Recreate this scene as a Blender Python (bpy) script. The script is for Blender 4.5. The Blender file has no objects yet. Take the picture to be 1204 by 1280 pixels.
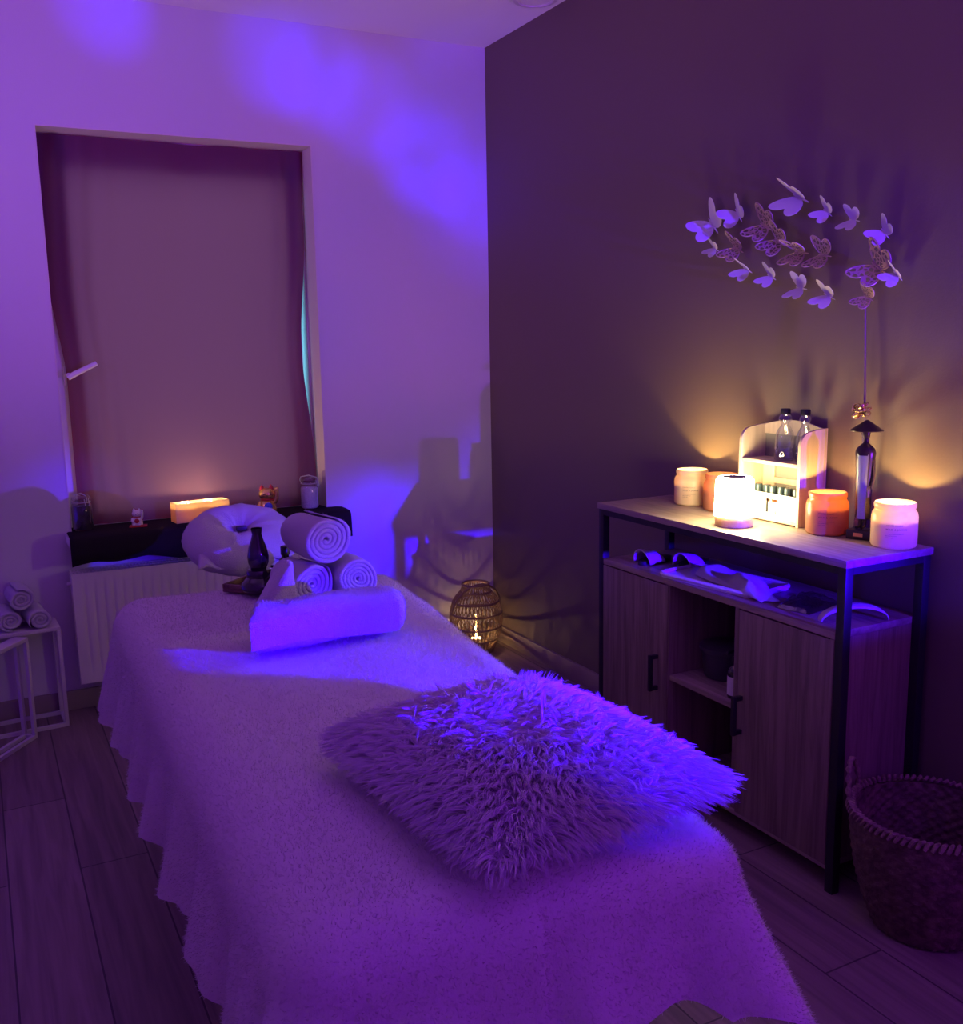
import bpy, bmesh, math, random
import numpy as np
from mathutils import Vector, Matrix

random.seed(7)
rng = np.random.default_rng(11)
SC = bpy.context.scene
COL = SC.collection
PI = math.pi

# ------------------------------------------------------------------ camera
CAM = Vector((0.0, 0.0, 1.334))
right = Vector((0.8871003, -0.4612100, -0.0183942))
up = Vector((0.0939636, 0.1414281, 0.9854790))
fwd = Vector((0.4519113, 0.8759472, -0.1687979))
cd = bpy.data.cameras.new('camera')
cam = bpy.data.objects.new('camera', cd)
COL.objects.link(cam)
cam.matrix_world = Matrix(((right.x, up.x, -fwd.x, CAM.x), (right.y, up.y, -fwd.y, CAM.y),
                           (right.z, up.z, -fwd.z, CAM.z), (0, 0, 0, 1)))
cd.sensor_fit = 'VERTICAL'
cd.sensor_height = 36.0
cd.lens = 36.0 * 1224.2 / 1280.0
cd.clip_start = 0.02
SC.camera = cam

# ------------------------------------------------------------------ view / world
SC.view_settings.view_transform = 'Standard'
SC.view_settings.look = 'None'
SC.view_settings.gamma = 1.0
SC.view_settings.exposure = 0.0
SC.view_settings.use_curve_mapping = False
SC.cycles.use_denoising = True
SC.cycles.max_bounces = 10
SC.cycles.transparent_max_bounces = 24
SC.cycles.sample_clamp_indirect = 6.0
SC.cycles.caustics_reflective = False
SC.cycles.caustics_refractive = False

w = bpy.data.worlds.new('dusk_sky')
SC.world = w
w.use_nodes = True
bg = w.node_tree.nodes['Background']
bg.inputs[0].default_value = (0.20, 0.62, 0.85, 1)
bg.inputs[1].default_value = 2.3

# ------------------------------------------------------------------ dimensions
YB, XR, ZC = 3.86, 2.047, 2.556          # back wall, right wall, ceiling
XL, YF = -1.25, -1.45                    # walls out of view
WX0, WX1, WZ0, WZ1 = 0.2815, 1.272, 0.66, 2.111   # window opening
BED = 0.68
DECK = 0.655                              # sideboard lower deck
TOP = 0.831                               # sideboard top


def pix(x, y):
    """direction through a photo pixel"""
    return (fwd + right * ((x - 602) / 1224.2) - up * ((y - 640) / 1224.2)).normalized()


def at_x(x, y, X):
    d = pix(x, y)
    return CAM + d * ((X - CAM.x) / d.x)


# ------------------------------------------------------------------ room lamps and fill light
PROJ = Vector((1.87, -0.06, 1.0))        # star projector standing behind the camera


def point(name, loc, power, color, radius):
    l = bpy.data.lights.new(name, 'POINT')
    l.energy = power
    l.color = color
    l.shadow_soft_size = radius
    o = bpy.data.objects.new(name, l)
    o.location = loc
    COL.objects.link(o)
    return o


def projector():
    """LED aurora projector: a violet wash with brighter blue lobes thrown in a few directions"""
    o = point('aurora_projector_light', PROJ, PROJ_POWER, (1, 1, 1), 0.012)
    l = o.data
    l.use_nodes = True
    nt = l.node_tree
    N, L = nt.nodes, nt.links
    em = next(n for n in N if n.type == 'EMISSION')
    tc = N.new('ShaderNodeTexCoord')

    def math_n(op, a, b=None, c=None):
        n = N.new('ShaderNodeMath')
        n.operation = op
        for i, v in enumerate((a, b, c)):
            if v is None:
                continue
            if isinstance(v, (int, float)):
                n.inputs[i].default_value = v
            else:
                L.new(v, n.inputs[i])
        return n.outputs[0]
    total = None
    for tgt, inner, outer, gain in LOBES:
        d = (Vector(tgt) - PROJ).normalized() * PROJ_SIGN
        dn = N.new('ShaderNodeVectorMath')
        dn.operation = 'DOT_PRODUCT'
        L.new(tc.outputs['Normal'], dn.inputs[0])
        dn.inputs[1].default_value = d
        mr = N.new('ShaderNodeMapRange')
        mr.interpolation_type = 'SMOOTHSTEP'
        L.new(dn.outputs['Value'], mr.inputs['Value'])
        mr.inputs['From Min'].default_value = math.cos(math.radians(outer))
        mr.inputs['From Max'].default_value = math.cos(math.radians(inner))
        mr.inputs['To Max'].default_value = gain
        total = mr.outputs[0] if total is None else math_n('ADD', total, mr.outputs[0])
    nz = N.new('ShaderNodeTexNoise')
    L.new(tc.outputs['Normal'], nz.inputs['Vector'])
    nz.inputs['Scale'].default_value = 5.0
    nz.inputs['Detail'].default_value = 2.0
    ramp = N.new('ShaderNodeValToRGB')
    L.new(nz.outputs[0], ramp.inputs[0])
    e = ramp.color_ramp.elements
    e[0].position, e[0].color = 0.36, WASH_A
    e[1].position, e[1].color = 0.64, WASH_B
    sc = N.new('ShaderNodeVectorMath')
    sc.operation = 'SCALE'
    sc.inputs[0].default_value = LOBE_COLOR
    n9 = N.new('ShaderNodeTexNoise')          # the lobes are ragged, like light through a star film
    L.new(tc.outputs['Normal'], n9.inputs['Vector'])
    n9.inputs['Scale'].default_value = 14.0
    n9.inputs['Detail'].default_value = 3.0
    rag = N.new('ShaderNodeMapRange')
    L.new(n9.outputs[0], rag.inputs['Value'])
    rag.inputs['From Min'].default_value = 0.30
    rag.inputs['From Max'].default_value = 0.70
    rag.inputs['To Min'].default_value = 0.55
    rag.inputs['To Max'].default_value = 1.35
    L.new(math_n('MULTIPLY', total, rag.outputs[0]), sc.inputs['Scale'])
    sp_ = N.new('ShaderNodeSeparateXYZ')      # the lens hood cuts the beam off below
    L.new(tc.outputs['Normal'], sp_.inputs[0])

    def hood(lo, hi, low):
        h = N.new('ShaderNodeMapRange')
        h.interpolation_type = 'SMOOTHSTEP'
        L.new(sp_.outputs[2], h.inputs['Value'])
        h.inputs['From Min'].default_value = lo
        h.inputs['From Max'].default_value = hi
        h.inputs['To Min'].default_value = low
        return h.outputs[0]
    ws = N.new('ShaderNodeVectorMath')
    ws.operation = 'SCALE'
    L.new(ramp.outputs[0], ws.inputs[0])
    L.new(hood(*HOOD_WASH), ws.inputs['Scale'])
    ls = N.new('ShaderNodeVectorMath')
    ls.operation = 'SCALE'
    L.new(sc.outputs[0], ls.inputs[0])
    L.new(hood(*HOOD_LOBE), ls.inputs['Scale'])
    ad = N.new('ShaderNodeVectorMath')
    ad.operation = 'ADD'
    L.new(ws.outputs[0], ad.inputs[0])
    L.new(ls.outputs[0], ad.inputs[1])
    L.new(ad.outputs[0], em.inputs['Color'])
    em.inputs['Strength'].default_value = 1.0
    return o


PROJ_POWER = 330.0
PROJ_SIGN = 1.0
HOOD_WASH = (-0.15, 0.10, 0.05)
HOOD_LOBE = (-0.245, -0.13, 0.0)
WASH_A = (0.085, 0.005, 0.54, 1)
WASH_B = (0.165, 0.014, 0.50, 1)
LOBE_COLOR = (0.045, 0.0, 1.6)
LOBES = [                                 # target point, inner and outer half angle, gain
    ((0.67, 2.02, 0.75), 3, 6.5, 1.5),      # towels
    ((0.84, 1.22, 0.77), 5, 11, 3.2),     # cushion
    ((1.134, 3.86, 2.410), 0, 3.2, 0.80),
    ((1.321, 3.86, 2.363), 0, 3.4, 0.95),
    ((1.515, 3.86, 2.271), 0, 3.6, 1.05),
    ((1.755, 3.86, 2.104), 0, 3.8, 1.15),
    ((1.981, 3.86, 1.957), 0, 3.4, 0.95),
    ((0.542, 3.86, 2.512), 0, 2.6, 1.05),
    ((1.42, 3.86, 0.58), 0, 4.6, 1.3),      # low on the back wall
    ((1.75, 2.00, 0.68), 2, 7, 1.6),      # deck of the sideboard
    ((0.70, 2.95, 0.74), 1, 5, 1.0),      # face rest
    ((2.00, 1.57, 0.76), 3, 10, 0.8),     # end of the sideboard
    ((2.04, 1.95, 1.60), 4, 10, 0.5),     # butterflies
]
projector()

# violet fill light added unseen at the left side of the room; it washes the ceiling
ar = bpy.data.lights.new('ceiling_fill_light', 'AREA')
ar.shape = 'DISK'
ar.size = 0.30
ar.energy = 8.0
ar.spread = math.radians(115)
ar.color = (0.44, 0.15, 0.95)
aro = bpy.data.objects.new('ceiling_fill_light', ar)
aro.location = (-0.85, 2.5, 1.60)
aro.rotation_euler = (Vector((0.7, 3.35, ZC)) - Vector(aro.location)).to_track_quat('-Z', 'Y').to_euler()
COL.objects.link(aro)

# ------------------------------------------------------------------ materials


def new_mat(name):
    m = bpy.data.materials.new(name)
    m.use_nodes = True
    nt = m.node_tree
    nt.nodes.clear()
    out = nt.nodes.new('ShaderNodeOutputMaterial')
    return m, nt, out


def pbr(name, col, rough=0.5, metal=0.0, bump=None, var=None, sheen=0.0, spec=0.5, stretch=(1, 1, 1), coat=0.0):
    """principled material; bump=(scale, strength); var=(scale, darker factor)"""
    m, nt, out = new_mat(name)
    N, L = nt.nodes, nt.links
    b = N.new('ShaderNodeBsdfPrincipled')
    b.inputs['Base Color'].default_value = (*col, 1)
    b.inputs['Roughness'].default_value = rough
    b.inputs['Metallic'].default_value = metal
    b.inputs['Sheen Weight'].default_value = sheen
    b.inputs['Specular IOR Level'].default_value = spec
    b.inputs['Coat Weight'].default_value = coat
    L.new(b.outputs[0], out.inputs[0])
    if bump or var:
        tc = N.new('ShaderNodeTexCoord')
        mp = N.new('ShaderNodeMapping')
        mp.inputs['Scale'].default_value = stretch
        L.new(tc.outputs['Object'], mp.inputs[0])
    if bump:
        nz = N.new('ShaderNodeTexNoise')
        nz.inputs['Scale'].default_value = bump[0]
        nz.inputs['Detail'].default_value = 4
        L.new(mp.outputs[0], nz.inputs['Vector'])
        bp = N.new('ShaderNodeBump')
        bp.inputs['Strength'].default_value = bump[1]
        bp.inputs['Distance'].default_value = 0.01
        L.new(nz.outputs[0], bp.inputs['Height'])
        L.new(bp.outputs[0], b.inputs['Normal'])
    if var:
        n2 = N.new('ShaderNodeTexNoise')
        n2.inputs['Scale'].default_value = var[0]
        n2.inputs['Detail'].default_value = 6
        L.new(mp.outputs[0], n2.inputs['Vector'])
        mx = N.new('ShaderNodeMix')
        mx.data_type = 'RGBA'
        mr = N.new('ShaderNodeMapRange')
        mr.inputs['From Min'].default_value = 0.35
        mr.inputs['From Max'].default_value = 0.65
        L.new(n2.outputs[0], mr.inputs[0])
        L.new(mr.outputs[0], mx.inputs[0])
        mx.inputs[6].default_value = (*[c * var[1] for c in col], 1)
        mx.inputs[7].default_value = (*col, 1)
        L.new(mx.outputs[2], b.inputs['Base Color'])
    return m


def emit(name, col, strength):
    m, nt, out = new_mat(name)
    e = nt.nodes.new('ShaderNodeEmission')
    e.inputs[0].default_value = (*col, 1)
    e.inputs[1].default_value = strength
    nt.links.new(e.outputs[0], out.inputs[0])
    return m


def thin_glass(name, tint=(0.95, 0.97, 0.97), rough=0.03, refl=0.12):
    m, nt, out = new_mat(name)
    N, L = nt.nodes, nt.links
    t = N.new('ShaderNodeBsdfTransparent')
    t.inputs[0].default_value = (*tint, 1)
    g = N.new('ShaderNodeBsdfGlossy')
    g.inputs['Roughness'].default_value = rough
    lw = N.new('ShaderNodeLayerWeight')
    lw.inputs[0].default_value = 0.35
    mr = N.new('ShaderNodeMapRange')
    mr.inputs['To Min'].default_value = refl * 0.35
    mr.inputs['To Max'].default_value = min(1.0, refl * 6)
    L.new(lw.outputs['Facing'], mr.inputs[0])
    mx = N.new('ShaderNodeMixShader')
    L.new(mr.outputs[0], mx.inputs[0])
    L.new(t.outputs[0], mx.inputs[1])
    L.new(g.outputs[0], mx.inputs[2])
    L.new(mx.outputs[0], out.inputs[0])
    return m


def translucent(name, col, tcol, mix, rough=0.9, bump=None, gloss=0.0):
    m, nt, out = new_mat(name)
    N, L = nt.nodes, nt.links
    d = N.new('ShaderNodeBsdfPrincipled')
    d.inputs['Base Color'].default_value = (*col, 1)
    d.inputs['Roughness'].default_value = rough
    d.inputs['Specular IOR Level'].default_value = gloss
    t = N.new('ShaderNodeBsdfTranslucent')
    t.inputs[0].default_value = (*tcol, 1)
    mx = N.new('ShaderNodeMixShader')
    mx.inputs[0].default_value = mix
    L.new(d.outputs[0], mx.inputs[1])
    L.new(t.outputs[0], mx.inputs[2])
    L.new(mx.outputs[0], out.inputs[0])
    if bump:
        tc = N.new('ShaderNodeTexCoord')
        nz = N.new('ShaderNodeTexNoise')
        nz.inputs['Scale'].default_value = bump[0]
        nz.inputs['Detail'].default_value = 5
        L.new(tc.outputs['Object'], nz.inputs['Vector'])
        bp = N.new('ShaderNodeBump')
        bp.inputs['Strength'].default_value = bump[1]
        bp.inputs['Distance'].default_value = 0.01
        L.new(nz.outputs[0], bp.inputs['Height'])
        L.new(bp.outputs[0], d.inputs['Normal'])
    return m


def wood(name, dark, light, axis, scale=9.0, rough=0.45, bump=0.12):
    """grain running along axis 0, 1 or 2"""
    m, nt, out = new_mat(name)
    N, L = nt.nodes, nt.links
    b = N.new('ShaderNodeBsdfPrincipled')
    tc = N.new('ShaderNodeTexCoord')
    mp = N.new('ShaderNodeMapping')
    s = [scale * 5] * 3
    s[axis] = scale * 0.28
    mp.inputs['Scale'].default_value = s
    L.new(tc.outputs['Object'], mp.inputs[0])
    nz = N.new('ShaderNodeTexNoise')
    nz.inputs['Scale'].default_value = 1.0
    nz.inputs['Detail'].default_value = 8
    nz.inputs['Roughness'].default_value = 0.65
    nz.inputs['Distortion'].default_value = 0.6
    L.new(mp.outputs[0], nz.inputs['Vector'])
    r = N.new('ShaderNodeValToRGB')
    r.color_ramp.elements[0].position = 0.36
    r.color_ramp.elements[0].color = (*dark, 1)
    r.color_ramp.elements[1].position = 0.62
    r.color_ramp.elements[1].color = (*light, 1)
    L.new(nz.outputs[0], r.inputs[0])
    L.new(r.outputs[0], b.inputs['Base Color'])
    b.inputs['Roughness'].default_value = rough
    bp = N.new('ShaderNodeBump')
    bp.inputs['Strength'].default_value = bump
    bp.inputs['Distance'].default_value = 0.002
    L.new(nz.outputs[0], bp.inputs['Height'])
    L.new(bp.outputs[0], b.inputs['Normal'])
    L.new(b.outputs[0], out.inputs[0])
    return m


def floor_mat():
    m, nt, out = new_mat('laminate_planks')
    N, L = nt.nodes, nt.links
    b = N.new('ShaderNodeBsdfPrincipled')
    tc = N.new('ShaderNodeTexCoord')
    mp = N.new('ShaderNodeMapping')
    mp.inputs['Rotation'].default_value = (0, 0, math.radians(90))
    mp.inputs['Location'].default_value = (0.1, 0.03, 0)
    L.new(tc.outputs['Object'], mp.inputs[0])
    br = N.new('ShaderNodeTexBrick')
    br.offset = 0.37
    br.inputs['Scale'].default_value = 1.0
    br.inputs['Brick Width'].default_value = 1.25
    br.inputs['Row Height'].default_value = 0.17
    br.inputs['Mortar Size'].default_value = 0.0022
    br.inputs['Color1'].default_value = (0.30, 0.215, 0.18, 1)
    br.inputs['Color2'].default_value = (0.235, 0.165, 0.14, 1)
    br.inputs['Mortar'].default_value = (0.07, 0.05, 0.045, 1)
    L.new(mp.outputs[0], br.inputs['Vector'])
    m2 = N.new('ShaderNodeMapping')
    m2.inputs['Scale'].default_value = (38, 2.2, 1)
    L.new(tc.outputs['Object'], m2.inputs[0])
    nz = N.new('ShaderNodeTexNoise')
    nz.inputs['Scale'].default_value = 1.0
    nz.inputs['Detail'].default_value = 7
    nz.inputs['Distortion'].default_value = 0.8
    L.new(m2.outputs[0], nz.inputs['Vector'])
    mr = N.new('ShaderNodeMapRange')
    mr.inputs['From Min'].default_value = 0.3
    mr.inputs['From Max'].default_value = 0.7
    mr.inputs['To Min'].default_value = 0.62
    mr.inputs['To Max'].default_value = 1.12
    L.new(nz.outputs[0], mr.inputs[0])
    mx = N.new('ShaderNodeVectorMath')
    mx.operation = 'SCALE'
    L.new(br.outputs['Color'], mx.inputs[0])
    L.new(mr.outputs[0], mx.inputs['Scale'])
    L.new(mx.outputs[0], b.inputs['Base Color'])
    b.inputs['Roughness'].default_value = 0.5
    bp = N.new('ShaderNodeBump')
    bp.inputs['Strength'].default_value = 0.15
    bp.inputs['Distance'].default_value = 0.002
    L.new(nz.outputs[0], bp.inputs['Height'])
    L.new(bp.outputs[0], b.inputs['Normal'])
    L.new(b.outputs[0], out.inputs[0])
    return m


def lace_mat():
    """filigree: a vein network with see-through cells"""
    m, nt, out = new_mat('brown_filigree')
    N, L = nt.nodes, nt.links
    b = N.new('ShaderNodeBsdfPrincipled')
    b.inputs['Base Color'].default_value = (0.48, 0.33, 0.28, 1)
    b.inputs['Roughness'].default_value = 0.5
    b.inputs['Metallic'].default_value = 0.2
    t = N.new('ShaderNodeBsdfTransparent')
    tc = N.new('ShaderNodeTexCoord')
    mp = N.new('ShaderNodeMapping')
    mp.inputs['Scale'].default_value = (1.0, 1.0, 0.0)
    L.new(tc.outputs['UV'], mp.inputs[0])
    v = N.new('ShaderNodeTexVoronoi')
    v.feature = 'DISTANCE_TO_EDGE'
    v.inputs['Scale'].default_value = 6.5
    L.new(mp.outputs[0], v.inputs['Vector'])
    g = N.new('ShaderNodeMath')
    g.operation = 'LESS_THAN'
    L.new(v.outputs['Distance'], g.inputs[0])
    g.inputs[1].default_value = 0.12
    mx = N.new('ShaderNodeMixShader')
    L.new(g.outputs[0], mx.inputs[0])
    L.new(t.outputs[0], mx.inputs[1])
    L.new(b.outputs[0], mx.inputs[2])
    L.new(mx.outputs[0], out.inputs[0])
    return m


M = dict(
    wall_light=pbr('pale_wall_paint', (0.66, 0.63, 0.62), 0.85, bump=(220, 0.04)),
    wall_dark=pbr('taupe_wall_paint', (0.175, 0.130, 0.102), 0.62, bump=(160, 0.05), spec=0.35),
    ceiling=pbr('ceiling_paint', (0.78, 0.74, 0.74), 0.9),
    reveal=pbr('reveal_plaster', (0.70, 0.66, 0.58), 0.8),
    floor=floor_mat(),
    skirting=pbr('skirting_laminate', (0.30, 0.23, 0.20), 0.5),
    pvc=pbr('white_pvc', (0.78, 0.78, 0.78), 0.3),
    pane=thin_glass('window_pane', refl=0.06),
    handle_white=pbr('white_handle', (0.75, 0.73, 0.72), 0.3),
    curtain=translucent('mauve_fabric', (0.115, 0.080, 0.165), (0.74, 0.085, 0.125), 0.45, bump=(420, 0.25)),
    dark_cloth=pbr('black_fabric', (0.018, 0.013, 0.015), 0.95, bump=(300, 0.3), spec=0.2),
    radiator=pbr('white_enamel', (0.72, 0.68, 0.64), 0.35),
    grille_dark=pbr('radiator_inside', (0.06, 0.05, 0.05), 0.8),
    fleece=pbr('cream_fleece', (0.68, 0.62, 0.60), 1.0, bump=(260, 0.25), sheen=0.25, spec=0.1),
    fleece_nap=translucent('cream_fleece_nap', (0.68, 0.62, 0.60), (0.68, 0.62, 0.60), 0.5, rough=1.0),
    fur=pbr('cream_fur', (0.74, 0.70, 0.70), 0.9, sheen=0.2, spec=0.15),
    towel=pbr('white_terry', (0.76, 0.73, 0.74), 1.0, bump=(420, 0.9), sheen=0.25, spec=0.1),
    bed_wood=pbr('dark_bed_wood', (0.10, 0.06, 0.05), 0.5),
    vinyl=pbr('black_vinyl', (0.03, 0.03, 0.035), 0.45),
    white_metal=pbr('white_metal', (0.62, 0.58, 0.56), 0.4),
    white_top=pbr('white_table_top', (0.60, 0.55, 0.53), 0.5, bump=(60, 0.05)),
    steel_black=pbr('black_metal', (0.025, 0.024, 0.028), 0.45, metal=0.3),
    oak_v=wood('grey_oak_upright', (0.165, 0.115, 0.085), (0.30, 0.215, 0.165), 2),
    oak_y=wood('grey_oak_lengthwise', (0.24, 0.18, 0.135), (0.42, 0.325, 0.25), 1),
    inside=pbr('cabinet_back', (0.10, 0.075, 0.06), 0.7),
    rack=wood('pale_birch', (0.50, 0.38, 0.27), (0.64, 0.50, 0.37), 2, scale=7, rough=0.5, bump=0.05),
    rack_grey=pbr('grey_backboard', (0.26, 0.235, 0.20), 0.7),
    white_board=pbr('white_board', (0.80, 0.78, 0.74), 0.45),
    glass=thin_glass('clear_glass', refl=0.16),
    jar_glass=thin_glass('jar_glass', tint=(0.86, 0.86, 0.90), refl=0.14),
    dark_glass=pbr('smoked_glass', (0.02, 0.012, 0.018), 0.08, coat=0.5),
    candle_jar=translucent('frosted_jar', (0.72, 0.66, 0.58), (1.0, 0.86, 0.58), 0.60, rough=0.25, gloss=0.5),
    amber_jar=translucent('amber_jar', (0.36, 0.20, 0.15), (1.0, 0.55, 0.20), 0.50, rough=0.25, gloss=0.5),
    wax=translucent('cream_wax', (0.78, 0.66, 0.50), (0.9, 0.65, 0.35), 0.35, rough=0.6),
    glow_wax=translucent('soft_wax', (0.80, 0.66, 0.46), (1.0, 0.80, 0.48), 0.65, rough=0.6),
    frosted=translucent('frosted_box_glass', (0.70, 0.64, 0.56), (1.0, 0.86, 0.60), 0.75, rough=0.25, gloss=0.5),
    wick=pbr('charred_wick', (0.02, 0.02, 0.02), 0.9),
    flame=emit('candle_flame', (1.0, 0.62, 0.22), 26.0),
    ink=pbr('label_print', (0.05, 0.04, 0.05), 0.7),
    shade=emit('glowing_shade', (1.0, 0.80, 0.40), 60.0),
    shade_top=pbr('shade_opening', (0.20, 0.19, 0.18), 0.6),
    lamp_wood=wood('beech_base', (0.36, 0.18, 0.08), (0.50, 0.28, 0.14), 0, scale=10),
    cap=pbr('teal_black_cap', (0.03, 0.05, 0.055), 0.25),
    cap_black=pbr('black_cap', (0.015, 0.015, 0.018), 0.35),
    oil=pbr('amber_oil_bottle', (0.16, 0.06, 0.025), 0.1, coat=0.6),
    oil_label=pbr('oil_label', (0.60, 0.66, 0.56), 0.6),
    bottle_label=pbr('pale_label', (0.66, 0.62, 0.60), 0.6),
    bronze=pbr('dark_bronze', (0.055, 0.035, 0.040), 0.28, metal=0.6),
    silver=pbr('brushed_silver', (0.55, 0.57, 0.58), 0.28, metal=0.9, stretch=(6, 6, 1), bump=(30, 0.1)),
    plaque=pbr('copper_plaque', (0.75, 0.33, 0.14), 0.35, metal=0.6),
    gold=pbr('polished_gold', (0.90, 0.62, 0.18), 0.24, metal=0.75),
    gold_foil=pbr('gold_foil', (0.88, 0.66, 0.30), 0.2, metal=0.9),
    red=pbr('red_glaze', (0.55, 0.03, 0.03), 0.3),
    blue=pbr('blue_glaze', (0.05, 0.08, 0.70), 0.15),
    porcelain=pbr('white_porcelain', (0.78, 0.72, 0.70), 0.3),
    paper=translucent('white_paper', (0.74, 0.71, 0.70), (0.6, 0.6, 0.6), 0.15),
    lace=lace_mat(),
    lace_rim=pbr('brown_wing_rim', (0.48, 0.33, 0.28), 0.5, metal=0.2),
    rod=pbr('pale_pink_rod', (0.20, 0.15, 0.13), 0.7, spec=0.2),
    rattan=pbr('brown_rattan', (0.27, 0.17, 0.095), 0.6, bump=(120, 0.2)),
    seagrass=pbr('woven_seagrass', (0.20, 0.125, 0.085), 0.8, bump=(70, 0.5), var=(45, 0.45)),
    rope=pbr('pale_rope', (0.33, 0.22, 0.16), 0.85, var=(90, 0.5)),
    tray_wood=wood('dark_tray', (0.12, 0.055, 0.04), (0.21, 0.10, 0.07), 0, scale=8),
    plastic_dark=pbr('dark_plastic', (0.05, 0.045, 0.06), 0.3),
    slipper=pbr('ribbed_fabric', (0.62, 0.60, 0.62), 0.9, bump=(200, 0.3)),
    clear_plastic=thin_glass('clear_plastic', tint=(0.93, 0.93, 0.96), rough=0.12, refl=0.2),
    salt=pbr('white_crystals', (0.78, 0.78, 0.80), 0.35, bump=(120, 0.8)),
    dark_seed=pbr('dark_contents', (0.03, 0.025, 0.03), 0.5, bump=(140, 0.8)),
    fitting=pbr('lamp_fitting', (0.60, 0.55, 0.56), 0.35),
    diffuser=pbr('frosted_diffuser', (0.74, 0.70, 0.70), 0.5),
)

# ------------------------------------------------------------------ mesh builder


class MB:
    def __init__(self):
        self.v, self.f, self.uv = [], [], {}

    def add(self, verts, faces):
        o = len(self.v)
        self.v += [tuple(p) for p in verts]
        self.f += [tuple(i + o for i in fc) for fc in faces]
        return self

    def box(self, x0, x1, y0, y1, z0, z1, mat=None, bev=0.0):
        bm = bmesh.new()
        bmesh.ops.create_cube(bm, size=1.0)
        for v in bm.verts:
            v.co = Vector((x0 + (x1 - x0) * (v.co.x + .5), y0 + (y1 - y0) * (v.co.y + .5), z0 + (z1 - z0) * (v.co.z + .5)))
        if bev:
            bmesh.ops.bevel(bm, geom=bm.edges[:], offset=bev, segments=2, profile=0.6, affect='EDGES')
        return self.bm(bm, mat)

    def bm(self, bm, mat=None):
        bm.verts.index_update()
        vs = [(mat @ v.co if mat else v.co.copy()) for v in bm.verts]
        fs = [[v.index for v in f.verts] for f in bm.faces]
        bm.free()
        return self.add(vs, fs)

    def lathe(self, prof, n=32, c=(0, 0, 0), sx=1.0, sy=1.0, cap0=True, cap1=True, wob=None):
        vs, fs = [], []
        for k, (r, z) in enumerate(prof):
            for i in range(n):
                a = 2 * PI * i / n
                rr = r * (wob(a, k) if wob else 1.0)
                vs.append((c[0] + rr * math.cos(a) * sx, c[1] + rr * math.sin(a) * sy, c[2] + z))
        for k in range(len(prof) - 1):
            for i in range(n):
                j = (i + 1) % n
                fs.append((k * n + i, k * n + j, (k + 1) * n + j, (k + 1) * n + i))
        if cap0:
            fs.append(tuple(range(n - 1, -1, -1)))
        if cap1:
            fs.append(tuple((len(prof) - 1) * n + i for i in range(n)))
        return self.add(vs, fs)

    def tube(self, pts, r, n=8, closed=False, cap=True):
        pts = [Vector(p) for p in pts]
        m = len(pts)
        rs = r if isinstance(r, (list, tuple)) else [r] * m
        vs, fs = [], []
        prev = None
        for i, p in enumerate(pts):
            a = pts[(i - 1) % m] if (closed or i > 0) else pts[i]
            b = pts[(i + 1) % m] if (closed or i < m - 1) else pts[i]
            t = (b - a).normalized()
            if prev is None:
                ref = Vector((0, 0, 1)) if abs(t.z) < 0.9 else Vector((1, 0, 0))
                nrm = t.cross(ref).normalized()
            else:
                nrm = (prev - t * prev.dot(t))
                nrm = nrm.normalized() if nrm.length > 1e-6 else t.orthogonal().normalized()
            prev = nrm
            bn = t.cross(nrm)
            for k in range(n):
                an = 2 * PI * k / n
                vs.append(p + (nrm * math.cos(an) + bn * math.sin(an)) * rs[i])
        segs = m if closed else m - 1
        for i in range(segs):
            i2 = (i + 1) % m
            for k in range(n):
                k2 = (k + 1) % n
                fs.append((i * n + k, i * n + k2, i2 * n + k2, i2 * n + k))
        if cap and not closed:
            fs.append(tuple(range(n - 1, -1, -1)))
            fs.append(tuple((m - 1) * n + k for k in range(n)))
        return self.add(vs, fs)

    def ball(self, c, r, n=16, m=10):
        rx, ry, rz = (r, r, r) if isinstance(r, (int, float)) else r
        prof = [(math.sin(PI * k / m), -math.cos(PI * k / m)) for k in range(m + 1)]
        vs, fs = [], []
        for (rr, z) in prof:
            rr = max(rr, 1e-4)
            for i in range(n):
                a = 2 * PI * i / n
                vs.append((c[0] + rx * rr * math.cos(a), c[1] + ry * rr * math.sin(a), c[2] + rz * z))
        for k in range(m):
            for i in range(n):
                j = (i + 1) % n
                fs.append((k * n + i, k * n + j, (k + 1) * n + j, (k + 1) * n + i))
        fs.append(tuple(range(n - 1, -1, -1)))
        fs.append(tuple(m * n + i for i in range(n)))
        return self.add(vs, fs)

    def prism(self, outline, t, mat=None):
        """2D outline extruded along local z by t"""
        n = len(outline)
        vs = [Vector((x, y, 0)) for x, y in outline] + [Vector((x, y, t)) for x, y in outline]
        if mat:
            vs = [mat @ v for v in vs]
        fs = [tuple(range(n - 1, -1, -1)), tuple(range(n, 2 * n))]
        fs += [(i, (i + 1) % n, n + (i + 1) % n, n + i) for i in range(n)]
        return self.add(vs, fs)

    def grid(self, P, close_u=False):
        """P[i][j] lattice of points"""
        nu, nv = len(P), len(P[0])
        vs = [p for row in P for p in row]
        fs = []
        for i in range(nu if close_u else nu - 1):
            i2 = (i + 1) % nu
            for j in range(nv - 1):
                fs.append((i * nv + j, i2 * nv + j, i2 * nv + j + 1, i * nv + j + 1))
        return self.add(vs, fs)

    def build(self, name, mat, parent=None, smooth=40, mods=None):
        me = bpy.data.meshes.new(name)
        me.from_pydata(self.v, [], self.f)
        me.validate()
        me.materials.append(mat)
        if smooth:
            me.shade_smooth()
            if smooth < 180:
                me.set_sharp_from_angle(angle=math.radians(smooth))
        o = bpy.data.objects.new(name, me)
        COL.objects.link(o)
        if parent is not None:
            o.parent = parent
        return o


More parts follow.
